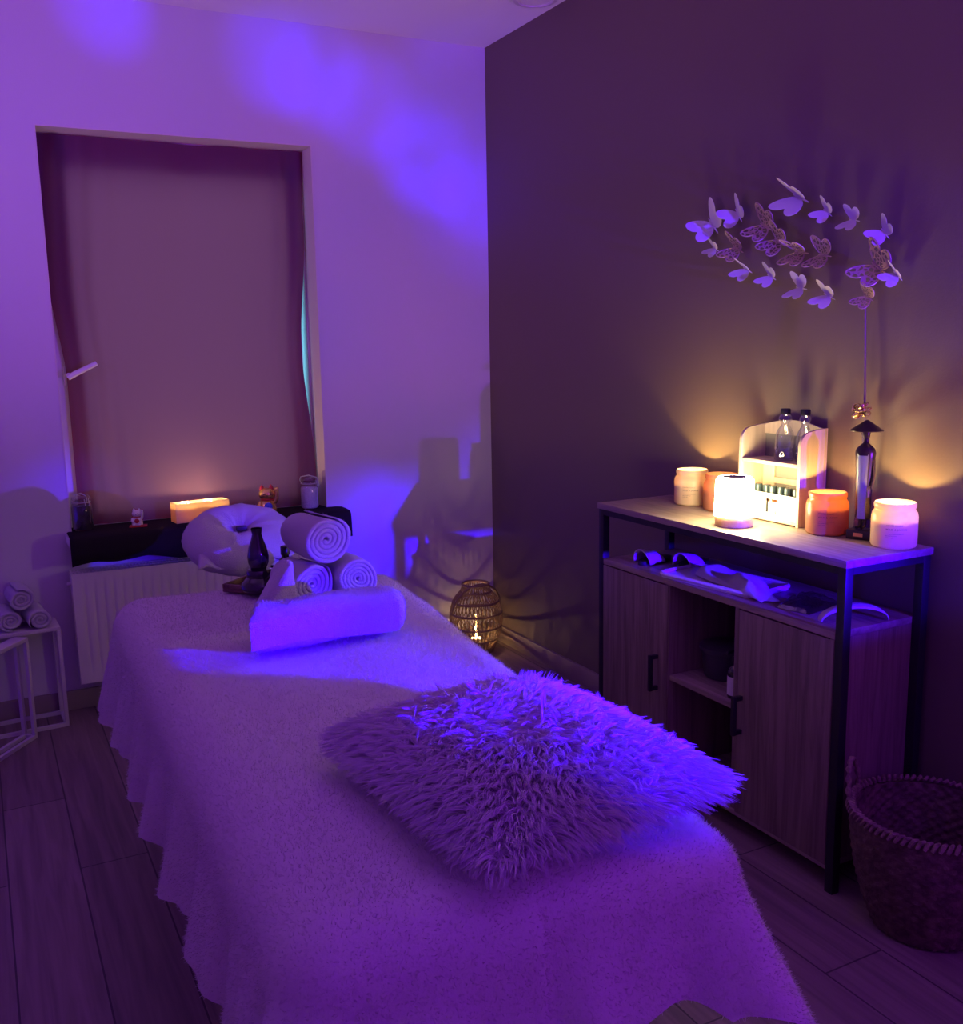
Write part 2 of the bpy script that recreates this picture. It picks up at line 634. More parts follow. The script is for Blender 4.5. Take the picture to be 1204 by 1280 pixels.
def thing(name, label, cat, loc=(0, 0, 0), rz=0.0, group=None):
    o = bpy.data.objects.new(name, None)
    o.empty_display_size = 0.05
    COL.objects.link(o)
    o.location = loc
    o.rotation_euler = (0, 0, rz)
    return tag(o, label, cat, group)


def tag(o, label, cat, group=None):
    o['label'] = label
    o['category'] = cat
    if group:
        o['group'] = group
    return o


def struct(o):
    o['kind'] = 'structure'
    return o


def dup(root, loc, rz, label, group=None):
    r = root.copy()
    COL.objects.link(r)
    r.location = loc
    r.rotation_euler = (0, 0, rz)
    r['label'] = label
    if group:
        r['group'] = group
    for ch in list(root.children):
        c = ch.copy()
        COL.objects.link(c)
        c.parent = r
        for g in list(ch.children):
            d = g.copy()
            COL.objects.link(d)
            d.parent = c
    return r


def box(name, mat, parent, *a, bev=0.0):
    return MB().box(*a, bev=bev).build(name, mat, parent)


# ================================================================== SETTING
T = 0.2
struct(MB().box(XL - T, XR + T, YF - T, YB + 0.6, -0.12, 0).build('floor', M['floor'], smooth=0))
struct(MB().box(XL - T, XR + T, YF - T, YB + 0.6, ZC, ZC + 0.12).build('ceiling', M['ceiling'], smooth=0))
wd = 0.30
b = MB()
b.box(XL - T, WX0, YB, YB + wd, 0, ZC).box(WX1, XR + T, YB, YB + wd, 0, ZC)
b.box(WX0, WX1, YB, YB + wd, WZ1, ZC).box(WX0, WX1, YB, YB + wd, 0, WZ0)
struct(b.build('wall_back', M['wall_light'], smooth=0))
struct(MB().box(XR, XR + T, YF - T, YB, 0, ZC).build('wall_right', M['wall_dark'], smooth=0))
struct(MB().box(XL - T, XL, YF - T, YB, 0, ZC).build('wall_left', M['wall_light'], smooth=0))
struct(MB().box(XL, XR, YF - T, YF, 0, ZC).build('wall_front', M['wall_light'], smooth=0))
struct(MB().box(XR - 0.014, XR, YF, YB, 0, 0.075, bev=0.003).build('baseboard_right', M['skirting']))
struct(MB().box(XL, XR - 0.014, YB - 0.014, YB, 0, 0.075, bev=0.003).build('baseboard_back', M['skirting']))
# plaster lining of the window opening (thin, the same depth as the wall)
b = MB()
b.box(WX1 - 0.004, WX1, YB - 0.003, YB + 0.127, WZ0, WZ1).box(WX0, WX0 + 0.004, YB - 0.003, YB + 0.127, WZ0, WZ1)
b.box(WX0 + 0.004, WX1 - 0.004, YB - 0.003, YB + 0.127, WZ1 - 0.004, WZ1)
struct(b.build('trim_1', M['reveal'], smooth=0))

win = bpy.data.objects.new('window_1', None)
COL.objects.link(win)
win.location = (WX0, YB + 0.128, WZ0)
struct(win)
W_, H_ = WX1 - WX0, WZ1 - WZ0
fr = 0.07
b = MB()
b.box(0, fr + 0.03, 0, 0.07, 0, H_, bev=0.006).box(W_ - 0.095, W_ - 0.034, 0, 0.07, fr, H_ - fr, bev=0.004).box(W_ - 0.012, W_, 0, 0.07, 0, H_, bev=0.004)  # unseen stile added, left and top members widened, to shade the curtain's borders
b.box(fr, W_ - 0.012, 0, 0.07, H_ - fr - 0.06, H_, bev=0.006).box(fr, W_ - 0.012, 0, 0.07, 0, fr, bev=0.006)
b.build('window_frame', M['pvc'], win)
box('window_pane', M['pane'], win, fr - 0.01, W_ - 0.004, 0.03, 0.036, fr - 0.01, H_ - fr + 0.01)
# handle: lever of the tilt and turn window pokes out past the curtain
hx, hz = 0.045, 1.246 - WZ0
hb = MB().box(hx - 0.014, hx + 0.014, -0.012, 0.002, hz - 0.035, hz + 0.035, bev=0.005)
hb.tube([(hx, -0.01, hz), (hx, -0.085, hz + 0.004)], 0.009, n=12)
hnd = hb.build('window_handle', M['handle_white'], win)
lv = MB().tube([(hx - 0.004, -0.088, hz - 0.006), (hx + 0.02, -0.090, hz + 0.008), (hx + 0.098, -0.093, hz + 0.045)],
               [0.0095, 0.0105, 0.009], n=12)
lv.build('lever', M['handle_white'], hnd)

# window board
ZS = 0.677
struct(MB().box(WX0 - 0.02, WX1 - 0.10, YB - 0.125, YB, ZS - 0.035, ZS - 0.004, bev=0.004)
       .box(WX0 + 0.005, WX1 - 0.005, YB, YB + 0.149, ZS - 0.016, ZS - 0.004).build('trim_2', M['pvc']))

# curtain -----------------------------------------------------------
P = []
nz_, nx_ = 90, 150
for i in range(nz_ + 1):
    z = ZS + 0.004 + (2.103 - ZS - 0.004) * i / nz_
    k = (z - ZS) / (2.103 - ZS)
    # left edge is drawn in below the middle, right edge bows away from the reveal
    pull = max(0.0, min(1.0, (1.62 - z) / 0.4))
    pull = pull * pull * (3 - 2 * pull)
    xl = WX0 + 0.006 + 0.036 * pull
    xr = WX1 - 0.007 - 0.038 * math.exp(-((z - 1.32) / 0.32) ** 2) - 0.006 * math.exp(-((z - 1.9) / .1) ** 2)
    row = []
    for j in range(nx_ + 1):
        s = j / nx_
        x = xl + (xr - xl) * s
        fl = math.exp(-(s / 0.16) ** 2)
        frr = math.exp(-((1 - s) / 0.11) ** 2)
        y = YB + 0.097
        y += 0.009 * fl * math.sin(s * 70 + 1.5 * math.sin(k * 3.0) + 2.2 * (1 - k))
        y += 0.007 * frr * math.sin((1 - s) * 80 + 2.0 * k + 0.5)
        y += 0.004 * math.sin(s * 11 + k * 2) + 0.003 * math.sin(s * 23 - k * 5)
        sag = 0.005 * math.sin(PI * s) * max(0, k - 0.85) / 0.15 * (0.4 + 0.6 * math.sin(s * 14) ** 2)
        row.append((x, y, z - sag))
    P.append(row)
cur = MB().grid(P).build('curtain', M['curtain'], smooth=180)
tag(cur, 'mauve cloth curtain covering the whole window above the dark sill', 'curtain')

# dark cloth laid over the window board and hanging down in front -------------
P = []
for i in range(61):
    s = i / 60
    x = WX0 - 0.015 + (WX1 + 0.055 - WX0 + 0.015) * s
    x = min(x, 1.33)
    row = []
    bottom = ZS - 0.105 + 0.012 * math.sin(s * 9) + 0.006 * math.sin(s * 31)
    prof = [(YB + 0.09, ZS + 0.001), (YB + 0.04, ZS + 0.001), (YB - 0.02, ZS + 0.001), (YB - 0.08, ZS + 0.001), (YB - 0.118, ZS - 0.001),
            (YB - 0.130, ZS - 0.010), (YB - 0.133, ZS - 0.03), (YB - 0.135, ZS - 0.06), (YB - 0.136, bottom)]
    for q, (y, z) in enumerate(prof):
        wv = 0.006 * math.sin(s * 38) * max(0, q - 5) / 3
        xx = x
        if y > YB - 0.003:
            xx = min(max(x, WX0 + 0.006), WX1 - 0.006)
        row.append((xx, y - abs(wv), z))
    P.append(row)
sc_ = MB().grid(P).build('sill_cloth', M['dark_cloth'], smooth=180)
sc_.modifiers.new('thickness', 'SOLIDIFY').thickness = 0.002
tag(sc_, 'black cloth draped over the window sill above the radiator', 'cloth')

# radiator ------------------------------------------------------------
rad = thing('radiator', 'white ribbed panel radiator on the wall under the window', 'radiator', (0.266, YB, 0.127))
RW, RH, RF = 1.0, 0.407, -0.115
P = []
nr = 25
for j in range(5):
    z = [0.0, 0.035, 0.06, RH - 0.06, RH - 0.035][j]
zs_ = [0.0, 0.012, 0.030, 0.045, 0.08, RH - 0.08, RH - 0.05, RH - 0.035, RH - 0.012, RH]
nx = 300
for i in range(nx + 1):
    x = RW * i / nx
    row = []
    for z in zs_:
        d = 0.0
        if 0.03 < z < RH - 0.03 and 0.02 < x < RW - 0.02:
            ph = ((x - 0.02) / 0.0333) % 1.0
            g = max(0.0, 1 - abs(ph - 0.5) / 0.30)
            amt = 1.0 if 0.07 < z < RH - 0.07 else 0.55
            d = 0.009 * (g * g * (3 - 2 * g)) * amt
        row.append((x, RF + d, z))
    P.append(row)
MB().grid(P).build('front_panel', M['radiator'], rad, smooth=50)
box('rear_panel', M['radiator'], rad, 0.004, RW - 0.004, -0.035, -0.03, 0.01, RH - 0.01)
sd = MB().box(-0.004, 0.0, RF, -0.03, 0, RH, bev=0.001)
sd.build('side_panel', M['radiator'], rad)
MB().box(RW, RW + 0.004, RF, -0.03, 0, RH, bev=0.001).build('side_panel', M['radiator'], rad)
g = MB()
g.box(-0.004, RW + 0.004, RF - 0.002, RF + 0.008, RH, RH + 0.008).box(-0.004, RW + 0.004, -0.036, -0.028, RH, RH + 0.008)
g.box(-0.004, RW + 0.004, -0.076, -0.068, RH, RH + 0.008)
for k in range(84):
    x = k * RW / 83
    g.box(x - 0.0025, x + 0.0025, RF + 0.008, -0.036, RH + 0.001, RH + 0.006)
g.build('top_grille', M['radiator'], rad, smooth=0)
box('convector', M['grille_dark'], rad, 0.006, RW - 0.006, RF + 0.02, -0.038, 0.02, RH - 0.02)
v = MB().tube([(-0.004, -0.07, RH - 0.035), (-0.018, -0.07, RH - 0.035)], 0.007, n=10)
v.build('bleed_valve', M['radiator'], rad)
for x in (0.25, RW - 0.25):
    box('wall_bracket', M['radiator'], rad, x - 0.015, x + 0.015, -0.031, 0.0, 0.06, RH - 0.06)

# ceiling spotlight
sp = thing('ceiling_spotlight', 'round unlit ceiling spotlight near the dark wall', 'light', (1.925, 3.235, ZC))
MB().lathe([(0.083, -0.0), (0.083, -0.010), (0.078, -0.016), (0.064, -0.018), (0.062, -0.012)], 40, cap0=False, cap1=False).build('rim', M['fitting'], sp)
MB().lathe([(0.062, -0.012), (0.03, -0.014), (0.001, -0.0145)], 40, cap0=False).build('diffuser', M['diffuser'], sp)

# ================================================================== MASSAGE TABLE
tbl = thing('massage_table', 'massage table under the cream fleece blanket', 'massage table', (0.60, 1.80, 0))
FL, FR, HL, HR = Vector((0.25, 0.985)), Vector((0.868, 0.90)), Vector((0.262, 2.74)), Vector((1.09, 2.655))


def bil(u, v):
    return (FL * (1 - u) + FR * u) * (1 - v) + (HL * (1 - u) + HR * u) * v


pad = MB()
out_ = [bil(u, v) for u, v in ((0.09, 0.04), (0.91, 0.04), (0.93, 0.96), (0.10, 0.96))]
pad.prism([(p.x - 0.60, p.y - 1.80) for p in out_], 0.07, Matrix.Translation((0, 0, BED - 0.085)))
pad.build('padded_top', M['vinyl'], tbl)
fb = MB()
for (u0, v0, u1, v1) in ((0.15, 0.1, 0.85, 0.1), (0.15, 0.9, 0.85, 0.9), (0.15, 0.1, 0.15, 0.9), (0.85, 0.1, 0.85, 0.9)):
    p, q = bil(u0, v0), bil(u1, v1)
    fb.tube([(p.x - 0.6, p.y - 1.8, BED - 0.12), (q.x - 0.6, q.y - 1.8, BED - 0.12)], 0.028, n=4)
fb.build('frame', M['bed_wood'], tbl)
for (u, v) in ((0.18, 0.1), (0.80, 0.07), (0.18, 0.9), (0.82, 0.9)):
    p = bil(u, v)
    MB().box(p.x - 0.6 - 0.02, p.x - 0.6 + 0.02, p.y - 1.8 - 0.02, p.y - 1.8 + 0.02, 0, BED - 0.10, bev=0.004).build('leg', M['bed_wood'], tbl)
# arm that carries the face rest
p = bil(0.52, 0.98)
MB().tube([(p.x - 0.6, p.y - 1.9, BED - 0.10), (p.x - 0.6, p.y - 1.65, BED - 0.09)], 0.012, n=8).build('face_rest_arm', M['bed_wood'], tbl)

# ---- fleece blanket ----------------------------------------------------------
RAD = 0.065


def drop_foot(u):
    return 0.365 - 0.140 * math.exp(-((u - 0.86) / 0.30) ** 2)


def blanket_point(u, eu, v, ev):
    """u, v in 0..1 on the table; eu, ev signed amount hanging over the sides (0..1)"""
    rl = 0.085 if u < 0.5 else RAD
    uu = 0.12 + u * (0.90 - 0.12)
    vv = 0.035 + v * (0.965 - 0.035)
    p = bil(uu, vv)
    dl = 0.30 + 0.05 * v
    ex = -dl * (-eu) if eu < 0 else 0.32 * eu
    ey = ev * drop_foot(u) if ev < 0 else ev * 0.25
    dx = Vector((-1.0, 0.02)) * (-ex) if ex < 0 else Vector((0.99, -0.13)) * ex
    dy = Vector((-0.12, -0.99)) * (-ey) if ey < 0 else Vector((0.1, 0.99)) * ey
    e = dx + dy
    d = e.length
    n = e / d if d > 1e-9 else Vector((0, 0))
    d *= 1 - 0.07 * 2 * abs(ex * ey) / (ex * ex + ey * ey + 1e-9)
    r = rl
    if d < r * PI / 2:
        o, dn, h = r * math.sin(d / r), r * (1 - math.cos(d / r)), 0.0
    else:
        h = d - r * PI / 2
        corner = 2 * abs(ex * ey) / (ex * ex + ey * ey + 1e-9)
        o, dn = r + (0.13 + 0.42 * corner * (ev < 0)) * h, r + h * (1 - 0.12 * corner)
        if ev < 0 and eu <= 0:
            o += 0.06 * h
    s = p.x * 17 + p.y * 13 + (n.x - n.y) * 3.5
    wv = 0.020 * math.sin(s * 1.9 + 1.0) + 0.010 * math.sin(s * 4.3 + 0.4)
    amp = min(1.0, h / 0.22)
    if ev < 0:
        amp *= 0.8
    o += wv * amp
    dn += 0.010 * math.sin(s * 1.1) * amp
    q = p + n * o
    z = BED - dn
    z += 0.0025 * math.sin(p.x * 21 + p.y * 6) * math.sin(p.y * 9 - p.x * 4)
    if eu > 0 or ev > 0 or (u > 0.8 and v > 0.6):
        z += 0.008 * math.exp(-((p.y - 2.25) / 0.10) ** 2) * (u - 0.8) * 5 if u > 0.8 else 0.0
    return Vector((q.x, q.y, z))


us = [(0.0, -1 + i / 18) for i in range(18)] + [(i / 46, 0.0) for i in range(47)] + [(1.0, (i + 1) / 14) for i in range(14)]
vs_ = [(0.0, -1 + i / 22) for i in range(22)] + [(i / 90, 0.0) for i in range(91)] + [(1.0, (i + 1) / 12) for i in range(12)]
G = np.array([[blanket_point(u, eu, v, ev) for (v, ev) in vs_] for (u, eu) in us])
bl = MB().grid([[tuple(p) for p in row] for row in G])
# fleece nap: short tufts all over the outside
A = G[:-1, :-1].reshape(-1, 3)
B = G[1:, :-1].reshape(-1, 3)
C = G[1:, 1:].reshape(-1, 3)
D = G[:-1, 1:].reshape(-1, 3)
nrm = np.cross(C - A, D - B)
area = np.linalg.norm(nrm, axis=1) * 0.5
nrm /= (np.linalg.norm(nrm, axis=1)[:, None] + 1e-12)
if nrm[len(nrm) // 2, 2] < 0:
    nrm = -nrm


def tufts(A, B, C, D, nrm, area, count, length, width, lean, rnd):
    """thin triangles standing on quads; returns vertex array and face list"""
    idx = rng.choice(len(A), size=count, p=area / area.sum())
    s, t = rng.random((count, 1)), rng.random((count, 1))
    p = (A[idx] * (1 - s) + B[idx] * s) * (1 - t) + (D[idx] * (1 - s) + C[idx] * s) * t
    d = nrm[idx] * 0.7 + rng.normal(0, rnd, (count, 3)) + np.array(lean)
    d /= np.linalg.norm(d, axis=1)[:, None]
    side = np.cross(d, rng.normal(0, 1, (count, 3)))
    side /= np.linalg.norm(side, axis=1)[:, None]
    ln = length * (0.6 + 0.8 * rng.random((count, 1)))
    v = np.empty((count, 3, 3))
    v[:, 0] = p - side * width
    v[:, 1] = p + side * width
    v[:, 2] = p + d * ln
    tufts.last = nrm[idx]
    return v.reshape(-1, 3)


NT = 150000
tv = tufts(A, B, C, D, nrm, area, NT, 0.0060, 0.00065, (0, 0, -0.1), 0.40)
bl.add(tv.tolist(), [(3 * i, 3 * i + 1, 3 * i + 2) for i in range(NT)])
blo = bl.build('fleece_blanket', M['fleece'], smooth=180)
blo.data.materials.append(M['fleece_nap'])
n_quads = (len(us) - 1) * (len(vs_) - 1)
mi = np.zeros(len(blo.data.polygons), dtype=np.int32)
mi[n_quads:] = 1
blo.data.polygons.foreach_set('material_index', mi)
tag(blo, 'cream fleece blanket hanging over all sides of the massage table', 'blanket')

# ---- shaggy cushion ----------------------------------------------------------
CUX, CUY, CRZ = 0.668, 1.195, math.radians(5)
hx_, hy_ = 0.183, 0.220
nn = 40
cu = np.zeros((nn + 1, nn + 1, 3))
for i in range(nn + 1):
    for j in range(nn + 1):
        a, c = -1 + 2 * i / nn, -1 + 2 * j / nn
        pinch = 1 - 0.07 * (1 - a * a) * abs(c) ** 2 * (abs(c)) - 0.0
        x = hx_ * a * (1 - 0.06 * (1 - c * c) * 0 + 0.05 * (a * a * c * c))
        y = hy_ * c * (1 + 0.05 * (a * a * c * c))
        t = max(0.0, (1 - abs(a) ** 2.6) * (1 - abs(c) ** 2.6)) ** 0.55
        cu[i, j] = (x, y, 0.035 + 0.062 * t - 0.012 * math.exp(-((a + .1) ** 2 + (c + .1) ** 2) / 0.12))
cb = MB()
low = cu.copy()
low[:, :, 2] = 0.034 - (cu[:, :, 2] - 0.035) * 0.45
cb.grid([[tuple(p) for p in r] for r in cu])
cb.grid([[tuple(p) for p in r] for r in low])
Aq, Bq, Cq, Dq = (cu[:-1, :-1].reshape(-1, 3), cu[1:, :-1].reshape(-1, 3), cu[1:, 1:].reshape(-1, 3), cu[:-1, 1:].reshape(-1, 3))
nq = np.cross(Cq - Aq, Dq - Bq)
aq = np.linalg.norm(nq, axis=1) * .5
nq /= np.linalg.norm(nq, axis=1)[:, None]
NS, NK = 36000, 5000
idx = rng.choice(len(Aq), size=NS, p=aq / aq.sum())
s, t = rng.random((NS, 1)), rng.random((NS, 1))
root = (Aq[idx] * (1 - s) + Bq[idx] * s) * (1 - t) + (Dq[idx] * (1 - s) + Cq[idx] * s) * t
nv = nq[idx]
# extra strands along the rim so the fringe is thick
rim = 6000
ra = rng.random(rim) * 4
rp = np.array([[(2 * (q % 1) - 1), -1] if q < 1 else [1, 2 * (q % 1) - 1] if q < 2 else [1 - 2 * (q % 1), 1] if q < 3 else [-1, 1 - 2 * (q % 1)] for q in ra])
rr_ = np.stack([rp[:, 0] * hx_, rp[:, 1] * hy_, 0.022 + 0.022 * rng.random(rim)], 1)
rn = np.stack([rp[:, 0] * (abs(rp[:, 0]) > .99), rp[:, 1] * (abs(rp[:, 1]) > .99), np.full(rim, .25)], 1)
root = np.concatenate([root, rr_])
nv = np.concatenate([nv, rn / np.linalg.norm(rn, axis=1)[:, None]])
NS += rim
ck = root[rng.choice(NS, NK, replace=False)]
near = np.array([((ck - r) ** 2).sum(1).argmin() for r in root])
flow = np.stack([root[:, 0] / hx_ * 0.9 + 0.5 * np.sin(root[:, 1] * 21 + 1), root[:, 1] / hy_ * 0.9 - 0.35 + 0.45 * np.sin(root[:, 0] * 23), np.zeros(NS)], 1)
ckf = rng.normal(0, 0.55, (NK, 3))
ckf[:, 2] *= 0.3
flow += ckf[near]
flow /= np.linalg.norm(flow, axis=1)[:, None]
L0 = 0.039 * (0.75 + 0.5 * rng.random((NS, 1)))
K = 5
pts = np.empty((NS, K, 3))
pos = root.copy()
for k in range(K):
    f_ = k / (K - 1)
    pts[:, k] = pos
    d = nv * (1.0 - 0.95 * f_) * 0.75 + flow * (0.35 + 0.9 * f_) + np.array([0, 0, -0.55 * f_])
    d /= np.linalg.norm(d, axis=1)[:, None]
    pos = pos + d * L0 / (K - 1)
# gather strand tips into locks
tipc = np.zeros((NK, K, 3))
cnt = np.bincount(near, minlength=NK)[:, None, None] + 1e-9
np.add.at(tipc, near, pts)
tipc = tipc / cnt
g_ = (np.linspace(0, 1, K) ** 1.3 * 0.55)[None, :, None]
pts = pts * (1 - g_) + tipc[near] * g_
pts[:, :, 2] = np.maximum(pts[:, :, 2], 0.004)
view = np.array([-0.5, -0.8, 0.35])
tang = pts[:, -1] - pts[:, 0]
side = np.cross(tang, view + rng.normal(0, 0.35, (NS, 3)))
side /= (np.linalg.norm(side, axis=1)[:, None] + 1e-9)
wid = 0.00052 * np.array([1.0, 1.0, 0.85, 0.6, 0.15])
lft = pts - side[:, None, :] * wid[None, :, None]
rgt = pts + side[:, None, :] * wid[None, :, None]
vv_ = np.concatenate([lft, rgt], 1).reshape(-1, 3)
ff = []
for i in range(NS):
    o = i * 2 * K
    for k in range(K - 1):
        ff.append((o + k, o + K + k, o + K + k + 1, o + k + 1))
cb.add(vv_.tolist(), ff)
cuo = cb.build('shaggy_cushion', M['fur'], smooth=180)
cuo.location = (CUX, CUY, BED + 0.008)
cuo.rotation_euler = (0, 0, CRZ)
tag(cuo, 'large shaggy cream fur cushion lying near the foot of the massage table', 'cushion')


# ---- towels ------------------------------------------------------------------
def roll_mesh(R, Lh, turns=4.0, flat=1.0, seed=0, wob=0.004):
    """terry towel rolled up: a thick spiral sheet, axis along local y, lying on z = 0"""
    r_ = random.Random(seed)
    r0 = R * 0.14
    pitch = (R - r0) / turns
    h = pitch * 0.495
    N_ = int(26 * turns)
    st = [(-1.0, 0.25), (-0.985, 0.7), (-0.955, 0.95), (-0.9, 1.0), (-0.5, 1.0), (0, 1.0), (0.5, 1.0), (0.9, 1.0), (0.955, 0.95), (0.985, 0.7), (1.0, 0.25)]
    ph = r_.random() * 6
    rows = []
    for i in range(N_ + 1):
        th = 2 * PI * turns * i / N_
        rc = r0 + pitch * th / (2 * PI) - h
        rc *= 1 + 0.035 * math.sin(2 * th + ph) + 0.02 * math.sin(3 * th + ph * 2)
        ext = Lh * (1 + 0.03 * math.sin(th * 1.0 + ph)) - 0.006 * (1 - i / N_)
        tap = 1.0 if i < N_ - 5 else (N_ - i) / 5 * 0.8 + 0.2
        a = th + ph - 2 * PI * turns
        ring = []
        for (s_, k_) in st:
            ring.append(((rc + h * k_ * tap), a, s_ * ext))
        for (s_, k_) in reversed(st):
            ring.append(((rc - h * k_ * tap), a, s_ * ext))
        rows.append([(r * math.cos(a_), y, r * math.sin(a_) * flat) for (r, a_, y) in ring])
    mb = MB()
    n = len(rows[0])
    vs = [p for r in rows for p in r]
    zmin = min(p[2] for p in vs)
    vs = [(p[0] + wob * math.sin(p[1] * 31 + p[2] * 40 + ph), p[1], p[2] - zmin) for p in vs]
    fs = []
    for i in range(len(rows) - 1):
        for k in range(n):
            k2 = (k + 1) % n
            fs.append((i * n + k, (i + 1) * n + k, (i + 1) * n + k2, i * n + k2))
    fs.append(tuple(range(n)))
    fs.append(tuple((len(rows) - 1) * n + k for k in range(n - 1, -1, -1)))
    return mb.add(vs, fs)


def fuzz(mb, count, ln, wd_):
    """terry loops standing off the towel's faces"""
    V = np.array(mb.v)
    Q = [f for f in mb.f if len(f) == 4]
    q = np.array(Q)
    A, B, C, D = V[q[:, 0]], V[q[:, 1]], V[q[:, 2]], V[q[:, 3]]
    n = np.cross(C - A, D - B)
    ar_ = np.linalg.norm(n, axis=1) * .5
    n /= (np.linalg.norm(n, axis=1)[:, None] + 1e-12)
    t = tufts(A, B, C, D, n, ar_, count, ln, wd_, (0, 0, 0), 0.6)
    mb.add(t.tolist(), [(3 * i, 3 * i + 1, 3 * i + 2) for i in range(count)])
    return mb


def towel(name, mb, loc, rot, label, group=None, fz=9000):
    if fz:
        fuzz(mb, fz, 0.0050, 0.0007)
    o = mb.build(name, M['towel'], smooth=180)
    o.location = loc
    o.rotation_euler = rot
    return tag(o, label, 'towel', group)


zb = BED + 0.009
GR = 'rolled towels stacked on the massage table'
towel('rolled_towel', roll_mesh(0.060, 0.075, 4.6, 0.97, 1), (0.716, 2.415, zb), (0, 0, math.radians(10)),
      'lower left white towel roll of the small pyramid on the bed', GR)
towel('rolled_towel', roll_mesh(0.059, 0.075, 5.2, 0.98, 2), (0.840, 2.405, zb), (0, 0, math.radians(6)),
      'lower right white towel roll of the pyramid, with a tight spiral end', GR)
towel('rolled_towel', roll_mesh(0.070, 0.075, 4.8, 0.96, 3), (0.762, 2.425, zb + 0.100), (0, 0, math.radians(9)),
      'thick white towel roll on top of the pyramid on the bed', GR)


def long_roll():
    mb = MB()
    P = []
    na, nl = 40, 36
    for i in range(na):
        a = 2 * PI * i / na
        row = []
        for j in range(nl + 1):
            s = j / nl
            x = -0.185 + 0.37 * s
            e = 1.0
            if s < 0.04:
                e = 0.80 + 0.2 * math.sqrt(max(0, 1 - (1 - s / 0.04) ** 2))
            if s > 0.90:
                e = 0.62 + 0.38 * math.sqrt(max(0, 1 - ((s - 0.90) / 0.10) ** 2))
            ry, rz_ = 0.064 * e, 0.050 * e
            ca, sa = math.cos(a), math.sin(a)
            k = 2.6
            rr = (abs(ca) ** k + abs(sa) ** k) ** (-1 / k)
            z = 0.050 + rz_ * sa * rr + 0.0025 * math.sin(s * 9 + a * 2)
            y = ry * ca * rr
            seam = 0.004 * math.exp(-((s - 0.22) / 0.008) ** 2) + 0.0025 * math.exp(-((s - 0.57) / 0.01) ** 2)
            y += seam * (1 if ca < 0 else 0)
            x += 0.055 * (y / 0.128 + 0.5) * max(0.0, 1 - s / 0.3)
            row.append((x, y, z))
        P.append(row)
    mb.grid(P, close_u=True)
    n = len(mb.v)
    # closed ends
    mb.f.append(tuple(i * (nl + 1) for i in range(na)))
    mb.f.append(tuple(i * (nl + 1) + nl for i in range(na - 1, -1, -1)))
    # folded flap running along the front
    fl = []
    for j in range(31):
        s = j / 30
        x = -0.183 + 0.34 * s
        fl.append([(x, -0.0655, 0.018 + 0.006 * math.sin(s * 5)), (x, -0.0675, 0.040), (x, -0.066, 0.062 + 0.004 * math.sin(s * 7)), (x, -0.060, 0.080 + .003 * math.sin(s * 6))])
    mb.grid(fl)
    return mb


towel('bath_towel', long_roll(), (0.655, 2.055, zb - 0.002), (0, 0, math.radians(1.5)),
      'long folded white towel lying crosswise in front of the towel pyramid', None, 7000)

# soft towel heaped against the left side of the pyramid
mb = MB()
P = []
for i in range(48):
    a = 2 * PI * i / 48
    row = []
    for j in range(25):
        q = -1 + 2 * j / 24
        e = 0.03 + 0.97 * max(0.0, 1 - abs(q) ** 3.5) ** 0.45
        ca, sa = math.cos(a), math.sin(a)
        k = 3.2
        rr = (abs(ca) ** k + abs(sa) ** k) ** (-1 / k)
        X, Z = ca * rr, sa * rr                        # rounded square -1..1
        hgt = 0.160 * (0.08 + 0.92 * (X * 0.5 + 0.5))      # grows towards the rolls
        x = 0.606 + 0.056 * X * (0.35 + 0.65 * e) + 0.004 * math.sin(q * 5 + Z * 3)
        z = zb + (Z * 0.5 + 0.5) * hgt * e + 0.002 * math.sin(q * 21)
        y = 2.285 + q * 0.058 + 0.02 * X
        row.append((x, y, z))
    P.append(row)
mb.grid(P, close_u=True)
mb.f.append(tuple(i * 25 for i in range(48)))
mb.f.append(tuple(i * 25 + 24 for i in range(47, -1, -1)))
towel('bath_towel', mb, (0, 0, 0), (0, 0, 0), 'white towel heaped in a slope against the left side of the towel pyramid', None, 4000)

# ---- face rest wrapped in a towel --------------------------------------------
fc = thing('face_rest', 'horseshoe face rest wrapped in a white towel at the head of the bed', 'face rest', (0.690, 2.95, BED + 0.005), math.radians(-6))
P = []
na, nb = 64, 24
tilt = math.radians(23)
for i in range(na):
    a = 2 * PI * i / na
    row = []
    for j in range(nb):
        c = 2 * PI * j / nb
        R, rt = 0.082, 0.072
        wr = 0.0016 * math.sin(a * 9 + 2 * math.sin(c)) + 0.0012 * math.sin(a * 17 + c * 2)
        rr = R + (rt + wr) * math.cos(c)
        x = rr * math.cos(a) * 1.10
        y = rr * math.sin(a)
        z = (rt * 0.85 + wr) * math.sin(c)
        yt, zt = y * math.cos(tilt) - z * math.sin(tilt), y * math.sin(tilt) + z * math.cos(tilt)
        row.append((x, yt, zt + 0.076))
    row.append(row[0])
    P.append(row)
fm = MB().grid(P, close_u=True)
fuzz(fm, 6000, 0.003, 0.0006)
fm.build('towel_cover', M['towel'], fc, smooth=180)
